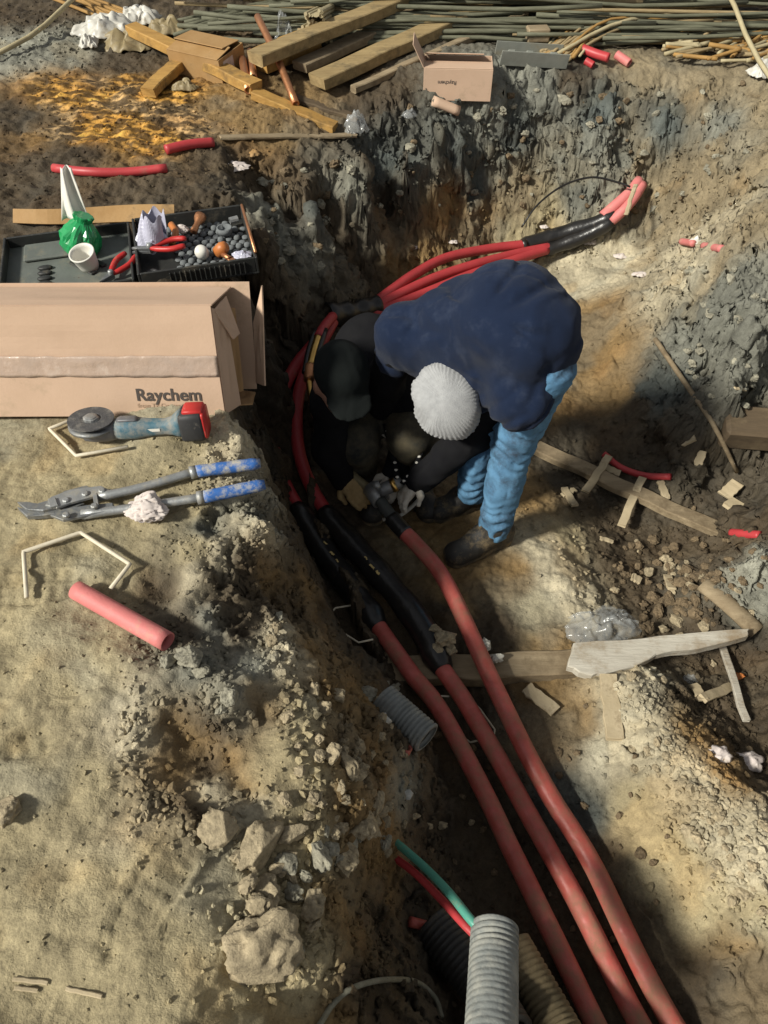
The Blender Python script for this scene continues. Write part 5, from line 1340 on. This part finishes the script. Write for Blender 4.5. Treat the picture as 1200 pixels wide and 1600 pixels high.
gplank('plank_offcut', (462, 158), (560, 190), .05, .02, 'wood_dark', 'dark plank offcut near the trench edge under the long planks', .004, .004, 90)
pA, pB = G(409, 84), G(463, 170)
tag(mk('copper_pipe', tube([pA + Vector((0, 0, .16)), pA.lerp(pB, .5) + Vector((0, 0, .11)), pB + Vector((0, 0, .02))], .017, 10, 14, hollow=.75), 'copper', None, True), 'copper coloured pipe leaning over the planks', 'pipe')
for i, (a, b, lb) in enumerate([((382, 118), (390, 158), 'short reddish pipe end by the carton, the front one'), ((394, 106), (398, 138), 'short reddish pipe end by the carton, the rear one')]):
    tag(mk('pipe_stub', tube([G(*a) + Vector((0, 0, .07)), G(*b) + Vector((0, 0, .045))], .018, 4, 14, hollow=.7), 'copper', None, True), lb, 'pipe')
def carton_small(name, p, yaw, sx, sy, sz, m, label, tilt=0.0):
    e = empty(name, p, label, 'box')
    mt = Matrix.Translation(p) @ Matrix.Rotation(yaw, 4, 'Z') @ Matrix.Rotation(tilt, 4, 'X')
    t = .004
    mk('front_panel', xf(box(sx, t, sz, .001, (0, -sy/2, sz/2)), mt), m, e)
    mk('back_panel', xf(box(sx, t, sz, .001, (0, sy/2, sz/2)), mt), m, e)
    mk('side_panel', xf(box(t, sy-t-.001, sz, .001, (sx/2-t/2, 0, sz/2)), mt), m, e)
    mk('bottom_panel', xf(box(sx-2*t-.001, sy-t-.001, t, .001, (0, 0, t)), mt), m, e)
    return e, mt
sp = G(715, 158) + Vector((0, .09, .0))
sb, sm = carton_small('small_cardboard_box', sp, -.06, .315, .17, .135, 'card', 'small brown cardboard box with upside-down printed name on the far bank')
mk('side_panel', xf(box(.004, .165, .135, .001, (-.1555, 0, .0675)), sm), 'card', sb)
mk('top_flap', xf(box(.314, .10, .004, .001, (0, .05, 0)), sm @ Matrix.Translation((0, -.083, .137)) @ Matrix.Rotation(-.06, 4, 'X')), 'card', sb)
mk('top_flap', xf(box(.27, .09, .004, .001, (-.02, -.045, 0)), sm @ Matrix.Translation((0, .085, .139)) @ Matrix.Rotation(-.35, 4, 'X')), 'card', sb)
mk('end_flap', xf(box(.004, .15, .11, .001, (0, 0, .055)), sm @ Matrix.Translation((-.158, -.01, .135)) @ Matrix.Rotation(-.5, 4, 'Y')), 'card', sb)
xa_ = (sm.to_3x3() @ Vector((-1, 0, 0))); ya_ = Vector((0, 0, -1))
lettering('Raychem', .085, sm @ Vector((-.005, -.0875, .085)), xa_, ya_, 'ink', sb, .02)
op = G(325, 118) + Vector((0, .06, .0))
ob, om = carton_small('open_carton', op, -.5, .30, .19, .11, 'card_old', 'open orange-brown carton with a white label behind the yellow plank', .1)
mk('side_panel', xf(box(.004, .185, .11, .001, (-.148, 0, .055)), om), 'card_old', ob)
mk('top_flap', xf(box(.29, .11, .004, .001, (0, .05, 0)), om @ Matrix.Translation((0, -.094, .112)) @ Matrix.Rotation(.10, 4, 'X')), 'card_old', ob)
mk('top_flap', xf(box(.28, .13, .004, .001, (0, -.06, 0)), om @ Matrix.Translation((-.01, .094, .116)) @ Matrix.Rotation(-.12, 4, 'X')), 'card_old', ob)
mk('paper_label', xf(box(.0012, .075, .07, .0, (.1506, -.03, .058)), om), 'paper', ob)
tag(mk('paper_roll', tube([G(676, 168, .03), G(716, 190, .02)], .030, 6, 14, hollow=.85, squash=(1, .7)), 'card', None, True), 'crushed cardboard tube on the trench edge below the small box', 'tube')
tr = empty('metal_trough', G(830, 104), 'dented grey sheet metal trough on the far bank right of the small box', 'trough')
ta, tb = G(776, 102), G(884, 108)
tm = frame(ta.lerp(tb, .5) + Vector((0, .05, .01)), tb - ta, (0, 0, 1))
mk('base_plate', xf(box(.34, .10, .006, .001, (0, 0, 0)), tm), 'grey_metal', tr)
mk('front_wall', xf(box(.338, .006, .065, .001, (0, -.052, .03)), tm @ Matrix.Rotation(.12, 4, 'X')), 'grey_metal', tr)
mk('rear_wall', xf(box(.338, .006, .065, .001, (0, .052, .03)), tm), 'grey_metal', tr)
for k in (-.12, -.03, .09): mk('rib', xf(box(.04, .012, .05, .006, (k, -.05, .035)), tm), 'grey_metal', tr)
bp_ = G(842, 88)
tag(mk('wood_block', xf(box(.11, .07, .06, .006), Matrix.Translation(bp_ + Vector((0, .12, .06))) @ Matrix.Rotation(.1, 4, 'Z')), 'wood'), 'small tan wood block on the far bank behind the metal trough', 'block')
scrap('cable_scrap', [(908, 92), (928, 100), (948, 106)], .021, 'cable_clean', 'bright red pipe offcut on the far bank, the upper of two crossing', .045, .7, group=RS)
scrap('cable_scrap', [(914, 100), (926, 107)], .017, 'cable_clean', 'short bright red pipe offcut under the crossing one on the far bank', .015, .7, group=RS)
scrap('cable_scrap', [(962, 92), (982, 106)], .02, 'pink', 'dusty pink pipe offcut alone on the far bank edge', .02, .7, group=RS)
scrap('cable_scrap', [(260, 240), (296, 232), (334, 228)], .019, 'cable_clean', 'straight red offcut on the dark earth near the thin grey board', .016, group=RS)
scrap('cable_scrap', [(86, 268), (140, 274), (200, 274), (262, 268)], .017, 'cable_clean', 'long curved red offcut behind the green wrapper', .014, group=RS)
# bags and litter
bag('white_bag', 168, 52, .13, .10, .08, 'bag', 3, 'large dirty white plastic bag at the top edge', dz=.0)
bag('white_bag', 218, 34, .09, .07, .07, 'bag', 23, 'smaller white plastic bag right of the large one at the top edge')
bag('brown_bag', 205, 72, .13, .09, .06, 'bag_tan', 33, 'muddy brown plastic bag in front of the white bags')
bag('white_bag', 140, 72, .04, .05, .04, 'bag', 34, 'small white plastic tail hanging from the bags')
bag('brown_bag', 262, 50, .10, .06, .05, 'bag_tan', 35, 'muddy brown sack scrap left of the green rods')
bag('clear_bag', 446, 70, .045, .05, .10, 'clear', 36, 'clear plastic bag standing by the bundle of sticks')
bag('clear_bag', 556, 205, .05, .05, .06, 'clear', 37, 'torn clear plastic hanging over the trench edge')
bag('litter_scrap', 365, 262, .06, .035, .015, 'paper', 38, 'crumpled grey paper on the dark earth at the slope edge', 'scrap')
bag('litter_scrap', 397, 242, .02, .03, .012, 'card_old', 39, 'yellow card scrap next to the crumpled grey paper', 'scrap')
bag('litter_scrap', 290, 140, .05, .035, .03, 'bag_tan', 40, 'crumpled grey scrap under the yellow plank', 'scrap')
bag('white_bag', 1192, 118, .06, .05, .05, 'bag', 46, 'pale plastic scrap at the right edge below the rods')
bag('white_bag', 640, 182, .03, .03, .02, 'clear', 47, 'small clear plastic scrap left of the crushed tube')

# ------------------------------------------------------------------ rods
def rod(pts_, r, m, label, group, name='rod'):
    o = mk(name, sweep(spline(pts_, 9), r, 6), m, None, True)
    return tag(o, label, 'rod', group)
RG1 = 'rods stacked along the far bank'
def gzz(x, y): return float(gz(np.array([x]), np.array([y]))[0])
L1 = 'long grey-green rod in the stack along the far bank'
for i in range(150):
    lay = random.random()
    y = 4.12 + .75 * random.random() ** .8
    z = .03 + .24 * lay * sstep(4.05, 4.5, y)
    x0 = random.uniform(-1.15, -.2) if random.random() < .55 else random.uniform(-.2, 1.3)
    ln = random.uniform(1.3, 2.6)
    dyy = random.gauss(0, .05); sag = random.uniform(-.03, .02)
    pl = []
    for k in range(5):
        s = k / 4
        x = x0 + ln * s
        yy = y + dyy * (s - .5) * 2 + .03 * math.sin(s * 5 + i) + (.10 * (.5 - s) if x < -.3 else 0)
        pl.append(Vector((x, yy, gzz(x, yy) + z + sag * math.sin(s * 3.1) + random.gauss(0, .004))))
    rod(pl, random.uniform(.008, .0125), *[(q, {'rod_g': L1, 'rod_t': L1.replace('grey-green', 'tan')}[q]) for q in [random.choice(['rod_g', 'rod_g', 'rod_g', 'rod_t'])]][0], RG1)
L2 = 'ochre rod in the splayed sheaf at the upper right'
for i in range(46):
    a = (random.uniform(838, 905), random.uniform(84, 102)); e = random.uniform(0, 1)
    c = (random.uniform(1000, 1130), random.uniform(30, 66))
    m_ = ((a[0] + c[0]) / 2 - 15, (a[1] + c[1]) / 2 - random.uniform(8, 20))
    h = random.uniform(.05, .2)
    rod([G(*a, .012 + .02 * random.random()), G(*m_, h * .5), G(*c, h * .5)], random.uniform(.006, .010), random.choice(['rod_o', 'rod_t', 'rod_t', 'rod_p']), L2, 'splayed sheaf of ochre rods')
L3 = 'short pale rod end in the heap at the right of the far bank'
for i in range(44):
    a = (random.uniform(1030, 1190), random.uniform(70, 112)); 
    c = (a[0] + random.uniform(25, 80), a[1] + random.uniform(-26, 12))
    rod([G(*a, .02 + .04 * random.random()), G(*c, .03 + .04 * random.random())], random.uniform(.007, .011), random.choice(['rod_o', 'rod_t', 'rod_p']), L3, 'short rods at the right')
for i in range(22):
    a = (random.uniform(985, 1080), random.uniform(6, 44)); c = (a[0] + random.uniform(20, 50), a[1] - random.uniform(2, 14))
    rod([G(*a, .20), G(*c, .20)], random.uniform(.009, .013), random.choice(['rod_t', 'rod_p']), 'cut pale rod end pointing out of the stack at the top right', 'cut rod ends')
for i in range(12):
    a = (random.uniform(270, 300), random.uniform(40, 66)); c = (random.uniform(520, 600), random.uniform(18, 52))
    rod([G(*a, .03), G((a[0] + c[0]) / 2, (a[1] + c[1]) / 2 - 12, .06), G(*c, .08)], .0095, 'rod_g', 'green rod fanning out at the left end of the stack', 'fanned green rods')
for i in range(9):
    a = (random.uniform(85, 130), random.uniform(0, 12)); c = (a[0] + random.uniform(70, 110), a[1] + random.uniform(26, 44))
    rod([G(*a, .04), G(*c, .02)], .009, 'rod_o', 'ochre rod lying slantwise at the top left behind the bags', 'rods behind the bags')
rod([G(1040, -8, .30), G(1110, 62, .22), G(1160, 108, .10), G(1206, 142, .03)], .011, 'rod_p', 'long pale stick slanting down over the rods at the upper right', None, 'long_stick')
rod([G(1072, -4, .28), G(1062, 60, .18)], .009, 'rod_p', 'short pale stick crossing behind the long slanting one', None, 'short_stick')
rod([G(-20, 104, .03), G(60, 70, .05), G(128, 30, .10), G(190, 2, .14)], .011, 'rod_p', 'long pale stick at the top left edge leading to the white bags', None, 'long_stick')
st = empty('stick_bundle', G(490, 84), 'bundle of cut sticks with pale round ends behind the timber block', 'stick bundle')
sd = Vector((-.12, -.9, .18)).normalized()
for i in range(60):
    t = random.random()
    v = 16 + 62 * t; w = 14 + 26 * t
    e = P(490 + random.uniform(-w, w) * .8, v, .24 - .20 * t)
    mk('stick', sweep([e, e - sd * random.uniform(.3, .45)], random.uniform(.007, .011), 7), 'rod_p', st, False)

# ================================================================== PEOPLE
def garment(nm, VF, m, parent): return tag_mesh(nm, VF, m, parent)
def tag_mesh(nm, VF, m, parent=None):
    V, F = VF
    if parent is None:
        c = V.mean(0); c[2] = V[:, 2].min()
    else: c = np.array(world_loc(parent))
    me = big_mesh(nm, V - c, F.astype(np.int32), M[m])
    o = link(nm, me, parent)
    if parent is None: o.location = c
    return o
def C(a, b, ra, rb): return ('c', a, b, ra, rb)
def E(c, r, m=None): return ('e', c, r, m)
def axes(z, xhint):
    z = Vector(z).normalized(); x = Vector(xhint); x = (x - z * x.dot(z)).normalized(); y = z.cross(x)
    return Matrix((x, y, z)).transposed()
def hand(wrist, palm_dir, palm_n, curl, m, parent, s=1.0, thumb=1, spread=.0):
    """A gloved hand: palm, four fingers of unequal length bent at two joints, thumb from the side of the palm."""
    d = Vector(palm_dir).normalized(); n = Vector(palm_n); n = (n - d * n.dot(d)).normalized(); sd_ = d.cross(n) * thumb
    w = Vector(wrist)
    pr = [C(w - d * .035, w + d * .012, .030 * s, .028 * s)]
    for k in (-1, 0, 1): pr.append(C(w + d * .01 + sd_ * .014 * k * s, w + d * .068 * s + sd_ * .021 * k * s, .019 * s, .0155 * s))
    palm = implicit(pr, .0055, .012)
    fl = [.062, .072, .068, .052]
    prims = list(pr)
    for i in range(4):
        b = w + d * .072 * s + sd_ * (.031 - .0205 * i) * s
        cur = d.copy(); p = b
        for j in range(3):
            a = curl[j]
            cur = (cur * math.cos(a) + n * math.sin(a)).normalized()
            q = p + cur * fl[i] * s * (.46, .32, .26)[j]
            prims.append(C(p, q, (.0105 - .0012 * j) * s, (.0098 - .0012 * j) * s)); p = q
    b = w + d * .022 * s + sd_ * .026 * s
    t1 = (d * .45 + sd_ * .75 + n * .45).normalized(); p = b + t1 * .035 * s
    t2 = (d * .85 + sd_ * .15 + n * .55).normalized(); q = p + t2 * .034 * s
    prims += [C(b, p, .0145 * s, .012 * s), C(p, q, .0115 * s, .009 * s)]
    return garment('glove', implicit(prims, .0048, .0075, fold=.0025, ff=30), m, parent)

# ---- the worker bent over the cable
hipN, hipF = P(856, 578, .10), Vector((.39, 1.71, .18))
kneN, kneF = P(803, 692, -.22), Vector((.315, 1.745, -.20))
ankN, ankF = P(772, 826, -.60), P(738, 768, -.60)
shN, shF = P(768, 590, -.02), P(632, 520, .02)
elN, wrN = P(742, 676, -.27), P(657, 750, -.50)
elF, wrF = P(606, 590, -.20), P(597, 632, -.36)
pelv, mid, chest = P(828, 520, .18), P(798, 494, .19), P(726, 515, .07)
head = P(698, 627, -.06)
crown = (Vector((0, 0, CAM_H)) - head).normalized()
crown = (crown + Vector((-.10, -.02, .02))).normalized()
HA = axes(crown, Vector((-.25, .9, .35)))                    # local z = crown, x = towards the back of the neck
neck = head + HA.to_3x3() @ Vector((.06, 0, -.11))
face = head + HA.to_3x3() @ Vector((-.03, 0, -.12))
body = implicit([E(head + crown * -.03, (.092, .076, .115), HA), C(head - crown * .06, neck, .06, .062), C(neck, chest, .06, .10), C(chest, mid, .10, .10), C(mid, mid.lerp(pelv, .6), .10, .08),
                 E(face, (.06, .05, .055), HA), C(face + HA.to_3x3() @ Vector((-.05, 0, .01)), face + HA.to_3x3() @ Vector((-.07, 0, -.005)), .016, .012),
                 E(head + HA.to_3x3() @ Vector((.0, .078, -.09)), (.022, .010, .032), HA), E(head + HA.to_3x3() @ Vector((.0, -.078, -.09)), (.022, .010, .032), HA),
                 C(chest, shN, .08, .06), C(chest, shF, .08, .06), C(shN, elN, .045, .036), C(elN, wrN, .036, .026), C(shF, elF, .045, .036), C(elF, wrF, .036, .026),
                 C(mid.lerp(pelv, .6), hipN, .07, .05), C(mid.lerp(pelv, .6), hipF, .07, .05), C(hipN, kneN, .05, .042), C(kneN, ankN, .04, .03), C(hipF, kneF, .05, .042), C(kneF, ankF, .045, .032)], .012, .02)
per = tag_mesh('person', body, 'skin')
tag(per, 'worker in grey knit hat, navy fleece and blue jeans bent over the cable', 'person')
hA, hB = P(900, 548, .12), P(806, 670, -.05)
hn = (hB - hA).cross(Vector((-.06, .2, 0))).normalized()
if hn.dot(chest - hA) > 0: hn = -hn                           # points away from the chest: beyond it the vest ends
back_n = Vector((.15, -.45, .88)).normalized()
bu, bv = axes(back_n, (1, 0, 0)).col[0], axes(back_n, (1, 0, 0)).col[1]
def creases(Q):
    """Folds that run out from the neck over the back, and pulls across the waist."""
    d = Q - np.array(neck)
    x, y = d @ np.array(bu), d @ np.array(bv)
    r = np.sqrt(x * x + y * y) + 1e-6
    th = np.arctan2(y, x) + .35 * fbm(Q[:, 0], Q[:, 1], Q[:, 2], 6, 2)
    ra = np.abs(np.sin(th * 4.5)) ** 6 * sstep(.05, .12, r) * (1 - sstep(.16, .30, r))
    w = (Q - np.array(hA)) @ np.array(hn)
    ws = np.abs(np.sin((x * 1.0 - y * .6) * 42 + 2.2 * fbm(Q[:, 0], Q[:, 1], Q[:, 2] + 3, 7, 2))) ** 5 * np.exp(-((w + .05) / .07) ** 2)
    hem_ = np.exp(-((w + .022) / .004) ** 2)                 # stitched hem line
    seam = np.exp(-((Q - np.array(mid)) @ np.array(Vector((.35, .9, .1)).normalized()) / .003) ** 2)
    fine = 1 - 2.4 * np.abs(fbm(Q[:, 0] * 1.4, Q[:, 1], Q[:, 2] * .7 + 5, 13, 2))
    return .014 * ra + .010 * ws + .006 * hem_ + .004 * seam - .0012 * fine
jk = implicit([E(pelv, (.132, .132, .125)), C(P(842, 545, .12), P(812, 625, .02), .098, .085), C(pelv, mid, .130, .136), C(mid, chest, .138, .146), C(chest, shF, .12, .084), C(chest, shN, .12, .094), E(P(808, 600, .03), (.10, .10, .11)),
               C(mid, P(785, 575, .02), .115, .112), C(chest, neck, .11, .072), E(P(660, 545, -.03), (.09, .09, .08)),
               C(shF, shF.lerp(elF, .45), .078, .070), C(shN, shN.lerp(elN, .62), .086, .070)], .0065, .04, fold=.006, ff=6.5, stretch=(1.15, .8, 1.2), seed=2, shape=creases,
              cut=lambda G_: (G_ - np.array(hA)) @ np.array(hn))
jo = garment('vest', jk, 'fleece', per)
sw = garment('sleeve', implicit([C(shN, elN, .070, .060), C(elN, wrN, .058, .045)], .008, .03, fold=.010, ff=9, seed=21), 'black_cloth', per)
garment('sleeve', implicit([C(shF, elF, .066, .060), C(elF, wrF, .058, .048)], .008, .03, fold=.010, ff=9, seed=23), 'black_cloth', per)
hem = [P(u, v, z) for u, v, z in ((898, 535, .13), (872, 590, .08), (838, 640, .0), (812, 668, -.05))]
cr = implicit([C(neck + HA.to_3x3() @ Vector((.0, .06, .02)), neck + HA.to_3x3() @ Vector((.03, 0, .035)), .022, .022), C(neck + HA.to_3x3() @ Vector((.03, 0, .035)), neck + HA.to_3x3() @ Vector((.0, -.06, .02)), .022, .022)], .006, .02, fold=.004, ff=14)
garment('collar', cr, 'fleece', jo)
mk('cuff', tube([elN.lerp(wrN, .9), wrN + (wrN - elN).normalized() * .012], .044, 4, 16), 'black_cloth', jo, True)
mk('cuff', tube([elF.lerp(wrF, .85), wrF + (wrF - elF).normalized() * .01], .047, 4, 16), 'black_cloth', jo, True)
def leg_folds(Q):
    """Pulls behind and above the knee, stacked folds over the shoe, the outer seam."""
    o_ = 0
    for k_, a_, h_ in ((kneN, ankN, hipN), (kneF, ankF, hipF)):
        m_ = np.exp(-(((Q - np.array(k_)) ** 2).sum(-1)) / .11 ** 2)
        t_ = fbm(Q[:, 0], Q[:, 1], Q[:, 2], 9, 2)
        o_ = o_ + .010 * m_ * np.abs(np.sin(Q[:, 2] * 55 + Q[:, 0] * 38 + 3 * t_)) ** 4
        m2 = np.exp(-(((Q - np.array(a_ + Vector((0, 0, .07)))) ** 2).sum(-1)) / .09 ** 2)
        o_ = o_ + .010 * m2 * np.abs(np.sin(Q[:, 2] * 75 - Q[:, 0] * 30 + 3 * t_)) ** 3
        ab = np.array(a_ - k_); ab = ab / np.linalg.norm(ab)
        d_ = Q - np.array(k_); d_ = d_ - (d_ @ ab)[:, None] * ab
        o_ = o_ + .003 * np.exp(-(d_[:, 0] / .0025) ** 2) * (d_[:, 1] < 0) * (np.sqrt((d_ ** 2).sum(-1)) < .1)
    return o_
jn = implicit([C(pelv - Vector((0, 0, .09)), hipN, .066, .066), C(pelv - Vector((0, 0, .08)), hipF, .066, .070), C(hipN, kneN, .069, .066), C(kneN, ankN + Vector((0, 0, .01)), .064, .055),
               C(hipF, kneF, .074, .066), C(kneF, ankF + Vector((0, 0, .01)), .064, .054)], .007, .022, fold=.007, ff=12, stretch=(1, 1, 1.1), seed=5, shape=leg_folds)
jeans = garment('jeans', jn, 'denim', per)
for k, a in ((kneN, hipN),):                                  # seam down the outer leg
    pass
# knitted hat: ribs drawn together at the crown
def hat():
    seg = 312
    prof = [(.096, -.062), (.100, -.055), (.1015, -.030), (.1005, -.012), (.0975, -.008), (.1000, .0), (.0995, .018), (.0965, .038), (.090, .056), (.080, .072), (.066, .086), (.050, .096), (.034, .103), (.018, .107), (.006, .108)]
    def fl(t, r, z):
        if z < -.01: return r * (1.01 - .022 * abs(math.sin(26 * t + .4 * math.sin(3 * t))) ** 2)
        k = min(1, r / .09)
        star = .018 * (1 - k) * math.cos(8 * t) + .05 * (r < .07) * (abs(((t * 8 / (2 * math.pi)) % 1) - .5) - .25) * .5
        return r * (1.01 - .020 * k * abs(math.sin(26 * t + .4 * math.sin(3 * t) + 1.5 * (1 - k))) ** 2 + star)
    V, F = lathe(prof, seg, None, fl)
    out = []
    for x, y, z in V:
        n = float(perlin(x * 9 + 3, y * 9, z * 9)) * .016 + float(perlin(x * 22, y * 22, z * 22)) * .006 + float(perlin(x * 40, y * 40, z * 40)) * .003
        out.append(head + HA.to_3x3() @ Vector((x * 1.16 + n, y * 1.0 + n, z * .95 - .012 + n)))
    return out, F
hat_o = mk('knit_hat', hat(), 'knit', per, True)
def shoe(heel, toe, m_leg, nm, parent):
    d = (toe - heel); d.z = 0; L = d.length; d.normalize(); s = Vector((-d.y, d.x, 0)); z = Vector((0, 0, 1))
    b = Vector((heel.x, heel.y, 0))
    f = min(gzz(heel.x, heel.y), gzz(toe.x, toe.y), heel.z - .02)
    f = (gzz(heel.x, heel.y) + gzz(toe.x, toe.y)) / 2
    q = lambda a, c, h: Vector((heel.x, heel.y, f)) + d * a * L + s * c + z * h
    up = implicit([E(q(.05, 0, .055), (.046, .046, .05)), C(q(.05, 0, .06), q(.45, 0, .062), .042, .043), C(q(.45, 0, .055), q(.95, 0, .036), .044, .034), E(q(.98, 0, .03), (.045, .045, .026)),
                   C(q(.12, 0, .06), m_leg + z * .02, .045, .050), C(q(.62, .012, .04), q(.98, .006, .03), .036, .028)], .006, .02, fold=.004, ff=16)
    up_o = garment('shoe', up, 'shoe', parent)
    sol = implicit([C(q(.0, 0, .013), q(.5, 0, .013), .042, .040), C(q(.5, 0, .013), q(.98, 0, .013), .043, .045)], .006, .01, cut=lambda G_: np.abs(G_[..., 2] - (f + .012)) - .015)
    garment('sole', sol, 'sole', up_o)
    for k in range(4):
        c0 = q(.42 + .11 * k, 0, .105 - .013 * k)
        mk('lace', tube([c0 + s * .026 - z * .006, c0 + z * .004 + d * .01, c0 - s * .026 - z * .006], .003, 6, 6), 'lace', up_o, True)
shoe(P(783, 838, -.67), P(712, 868, -.67), ankN, 'shoe', per)
shoe(P(752, 772, -.67), P(686, 792, -.67), ankF, 'shoe', per)
hand(wrN, P(618, 786, -.565) - wrN, (-.2, -.35, -1), (.3, .55, .4), 'glove', per, .92, thumb=1)
hand(wrF, P(603, 668, -.45) - wrF, (.3, -.4, -1), (.3, .5, .4), 'glove', per, .92, thumb=-1)

# ---- the worker crouching in the dark beyond the cable
h2 = P(534, 582, -.09)
cr2 = (Vector((0, 0, CAM_H)) - h2).normalized(); cr2 = (cr2 * .75 + Vector((.1, .35, .6))).normalized()
HB = axes(cr2, Vector((.25, -.9, -.3)))                      # local x = face
R2 = HB.to_3x3()
n2 = h2 + R2 @ Vector((-.03, 0, -.12))
ch2, pv2 = P(580, 548, -.28), Vector((-.02, 2.36, -.48))
sl2, sr2 = P(520, 628, -.24), P(606, 580, -.24)
el2, wl2 = P(514, 700, -.43), P(536, 748, -.56)
er2, wr2 = P(650, 660, -.44), P(616, 740, -.55)
k21, k22 = P(556, 690, -.44), P(642, 684, -.42)
a21, a22 = P(566, 742, -.66), P(640, 740, -.66)
fc = h2 + R2 @ Vector((.055, 0, -.075))
b2 = implicit([E(h2 + cr2 * -.03, (.095, .076, .112), HB), E(fc, (.05, .052, .06), HB), C(fc + R2 @ Vector((.03, 0, .012)), fc + R2 @ Vector((.055, 0, -.008)), .015, .013), E(h2 + R2 @ Vector((0, .078, -.055)), (.02, .01, .03), HB), E(h2 + R2 @ Vector((0, -.078, -.055)), (.02, .01, .03), HB),
               C(h2 - cr2 * .08, n2, .055, .058), C(n2, ch2, .06, .10), C(ch2, pv2, .12, .11), C(ch2, sl2, .08, .055), C(ch2, sr2, .08, .055), C(sl2, el2, .045, .036), C(el2, wl2, .036, .027), C(sr2, er2, .045, .036), C(er2, wr2, .036, .027),
               C(pv2, k21, .085, .05), C(k21, a21, .048, .034), C(pv2, k22, .085, .05), C(k22, a22, .048, .034)], .012, .02)
per2 = tag_mesh('person', b2, 'skin')
tag(per2, 'worker in dark cap and black jacket crouching behind the cable, face hidden', 'person')
garment('jacket', implicit([C(n2, ch2, .065, .11), C(ch2, pv2, .12, .13), C(ch2, sl2, .09, .062), C(ch2, sr2, .11, .075), C(sl2, el2, .060, .050), C(el2, wl2, .050, .040), C(sr2, er2, .072, .058), C(er2, wr2, .056, .042)], .0095, .04, fold=.010, ff=6, seed=9), 'black_cloth', per2)
garment('trousers', implicit([E(pv2, (.14, .14, .12)), C(pv2, k21, .11, .075), C(k21, a21, .070, .055), C(pv2, k22, .11, .075), C(k22, a22, .070, .055)], .0095, .03, fold=.009, ff=7, seed=12), 'camo', per2)
cap_o = garment('cap', implicit([E(h2 + cr2 * .008, (.100, .086, .088), HB), E(h2 + R2 @ Vector((.105, 0, -.014)), (.062, .07, .011), axes(cr2 + R2 @ Vector((.25, 0, 0)), R2 @ Vector((1, 0, 0))))],
                           .006, .02, fold=.003, ff=12, cut=lambda G_: -((G_ - np.array(h2)) @ np.array(cr2)) - .045), 'dark_cap', per2)
for a_, d_ in ((a21, (.25, -1, 0)), (a22, (.45, -1, 0))):
    dv = Vector(d_).normalized()
    shoe(Vector((a_.x, a_.y, -.67)) - dv * .03, Vector((a_.x, a_.y, -.67)) + dv * .17, a_, 'shoe', per2)
hand(wl2, P(572, 790, -.60) - wl2, (.55, -.1, -.7), (.35, .55, .45), 'glove_tan', per2, .95, thumb=-1)
hand(wr2, P(606, 768, -.56) - wr2, (-.4, -.3, -.8), (.6, .8, .5), 'glove', per2, .9, thumb=-1)
# cable stripping tool clamped on the core
tl = empty('cable_stripper', P(600, 778, -.58), 'small metal cable stripping tool with a yellow band clamped on the cable', 'cable stripper')
t0, t1 = P(596, 783, -.567), P(580, 762, -.562)
mk('clamp_ring', sweep([t0, t1], .034, 22, hollow=.72), 'steel', tl, True)
t2, t3 = P(592, 768, -.53), P(628, 752, -.50)
mk('body', sweep(spline([t2, t3], 6), [.022, .024, .024, .023, .022, .018], 16), 'steel_dark', tl, True)
mk('yellow_band', sweep([t2.lerp(t3, .55), t2.lerp(t3, .75)], .026, 18), 'brass', tl, True)
mk('knob', sweep([t2 + Vector((0, 0, .015)), t2 + Vector((-.01, -.01, .05))], [.010, .013], 12), 'steel', tl, True)
for i, (a, b) in enumerate([((602, 662, -.40), (622, 752, -.49)), ((664, 690, -.40), (628, 756, -.49))]):
    pa_, pb_ = P(*a), P(*b)
    sp_ = empty('tool_strap', pb_, ('black strap with white marks hanging from the glove above the stripping tool', 'black strap with white marks slanting up behind the grey hat')[i], 'strap')
    pth = spline([pa_, pa_.lerp(pb_, .5) + Vector((.006, 0, -.02)), pb_], 16)
    mk('webbing', sweep(pth, .010, 8, squash=(1, .4)), 'black_cloth', sp_, True)
    for k in (2, 5, 7, 10, 12, 14):
        o = mk('white_mark', ([Vector(v) * .007 + pth[k] + Vector((0, -.004, .007)) for v in lump(k + i, 1, .3)[0]], lump(k + i, 1, .3)[1]), 'white', sp_, True)
tag(mk('pale_strap', tube(pp('598 812 -.655;622 807 -.655;643 792 -.65;660 774 -.645;668 764 -.645'), .008, 18, 8, squash=(1, .5)), 'glove', None, True), 'pale strip of peeled insulation curling beside the stripped cable', 'strip')
tag(mk('wood_wedge', beam(P(452, 496, -.52), P(505, 490, -.54), .05, .045, seed=95), 'wood'), 'tan wood wedge behind the black sleeve mouth', 'wedge')
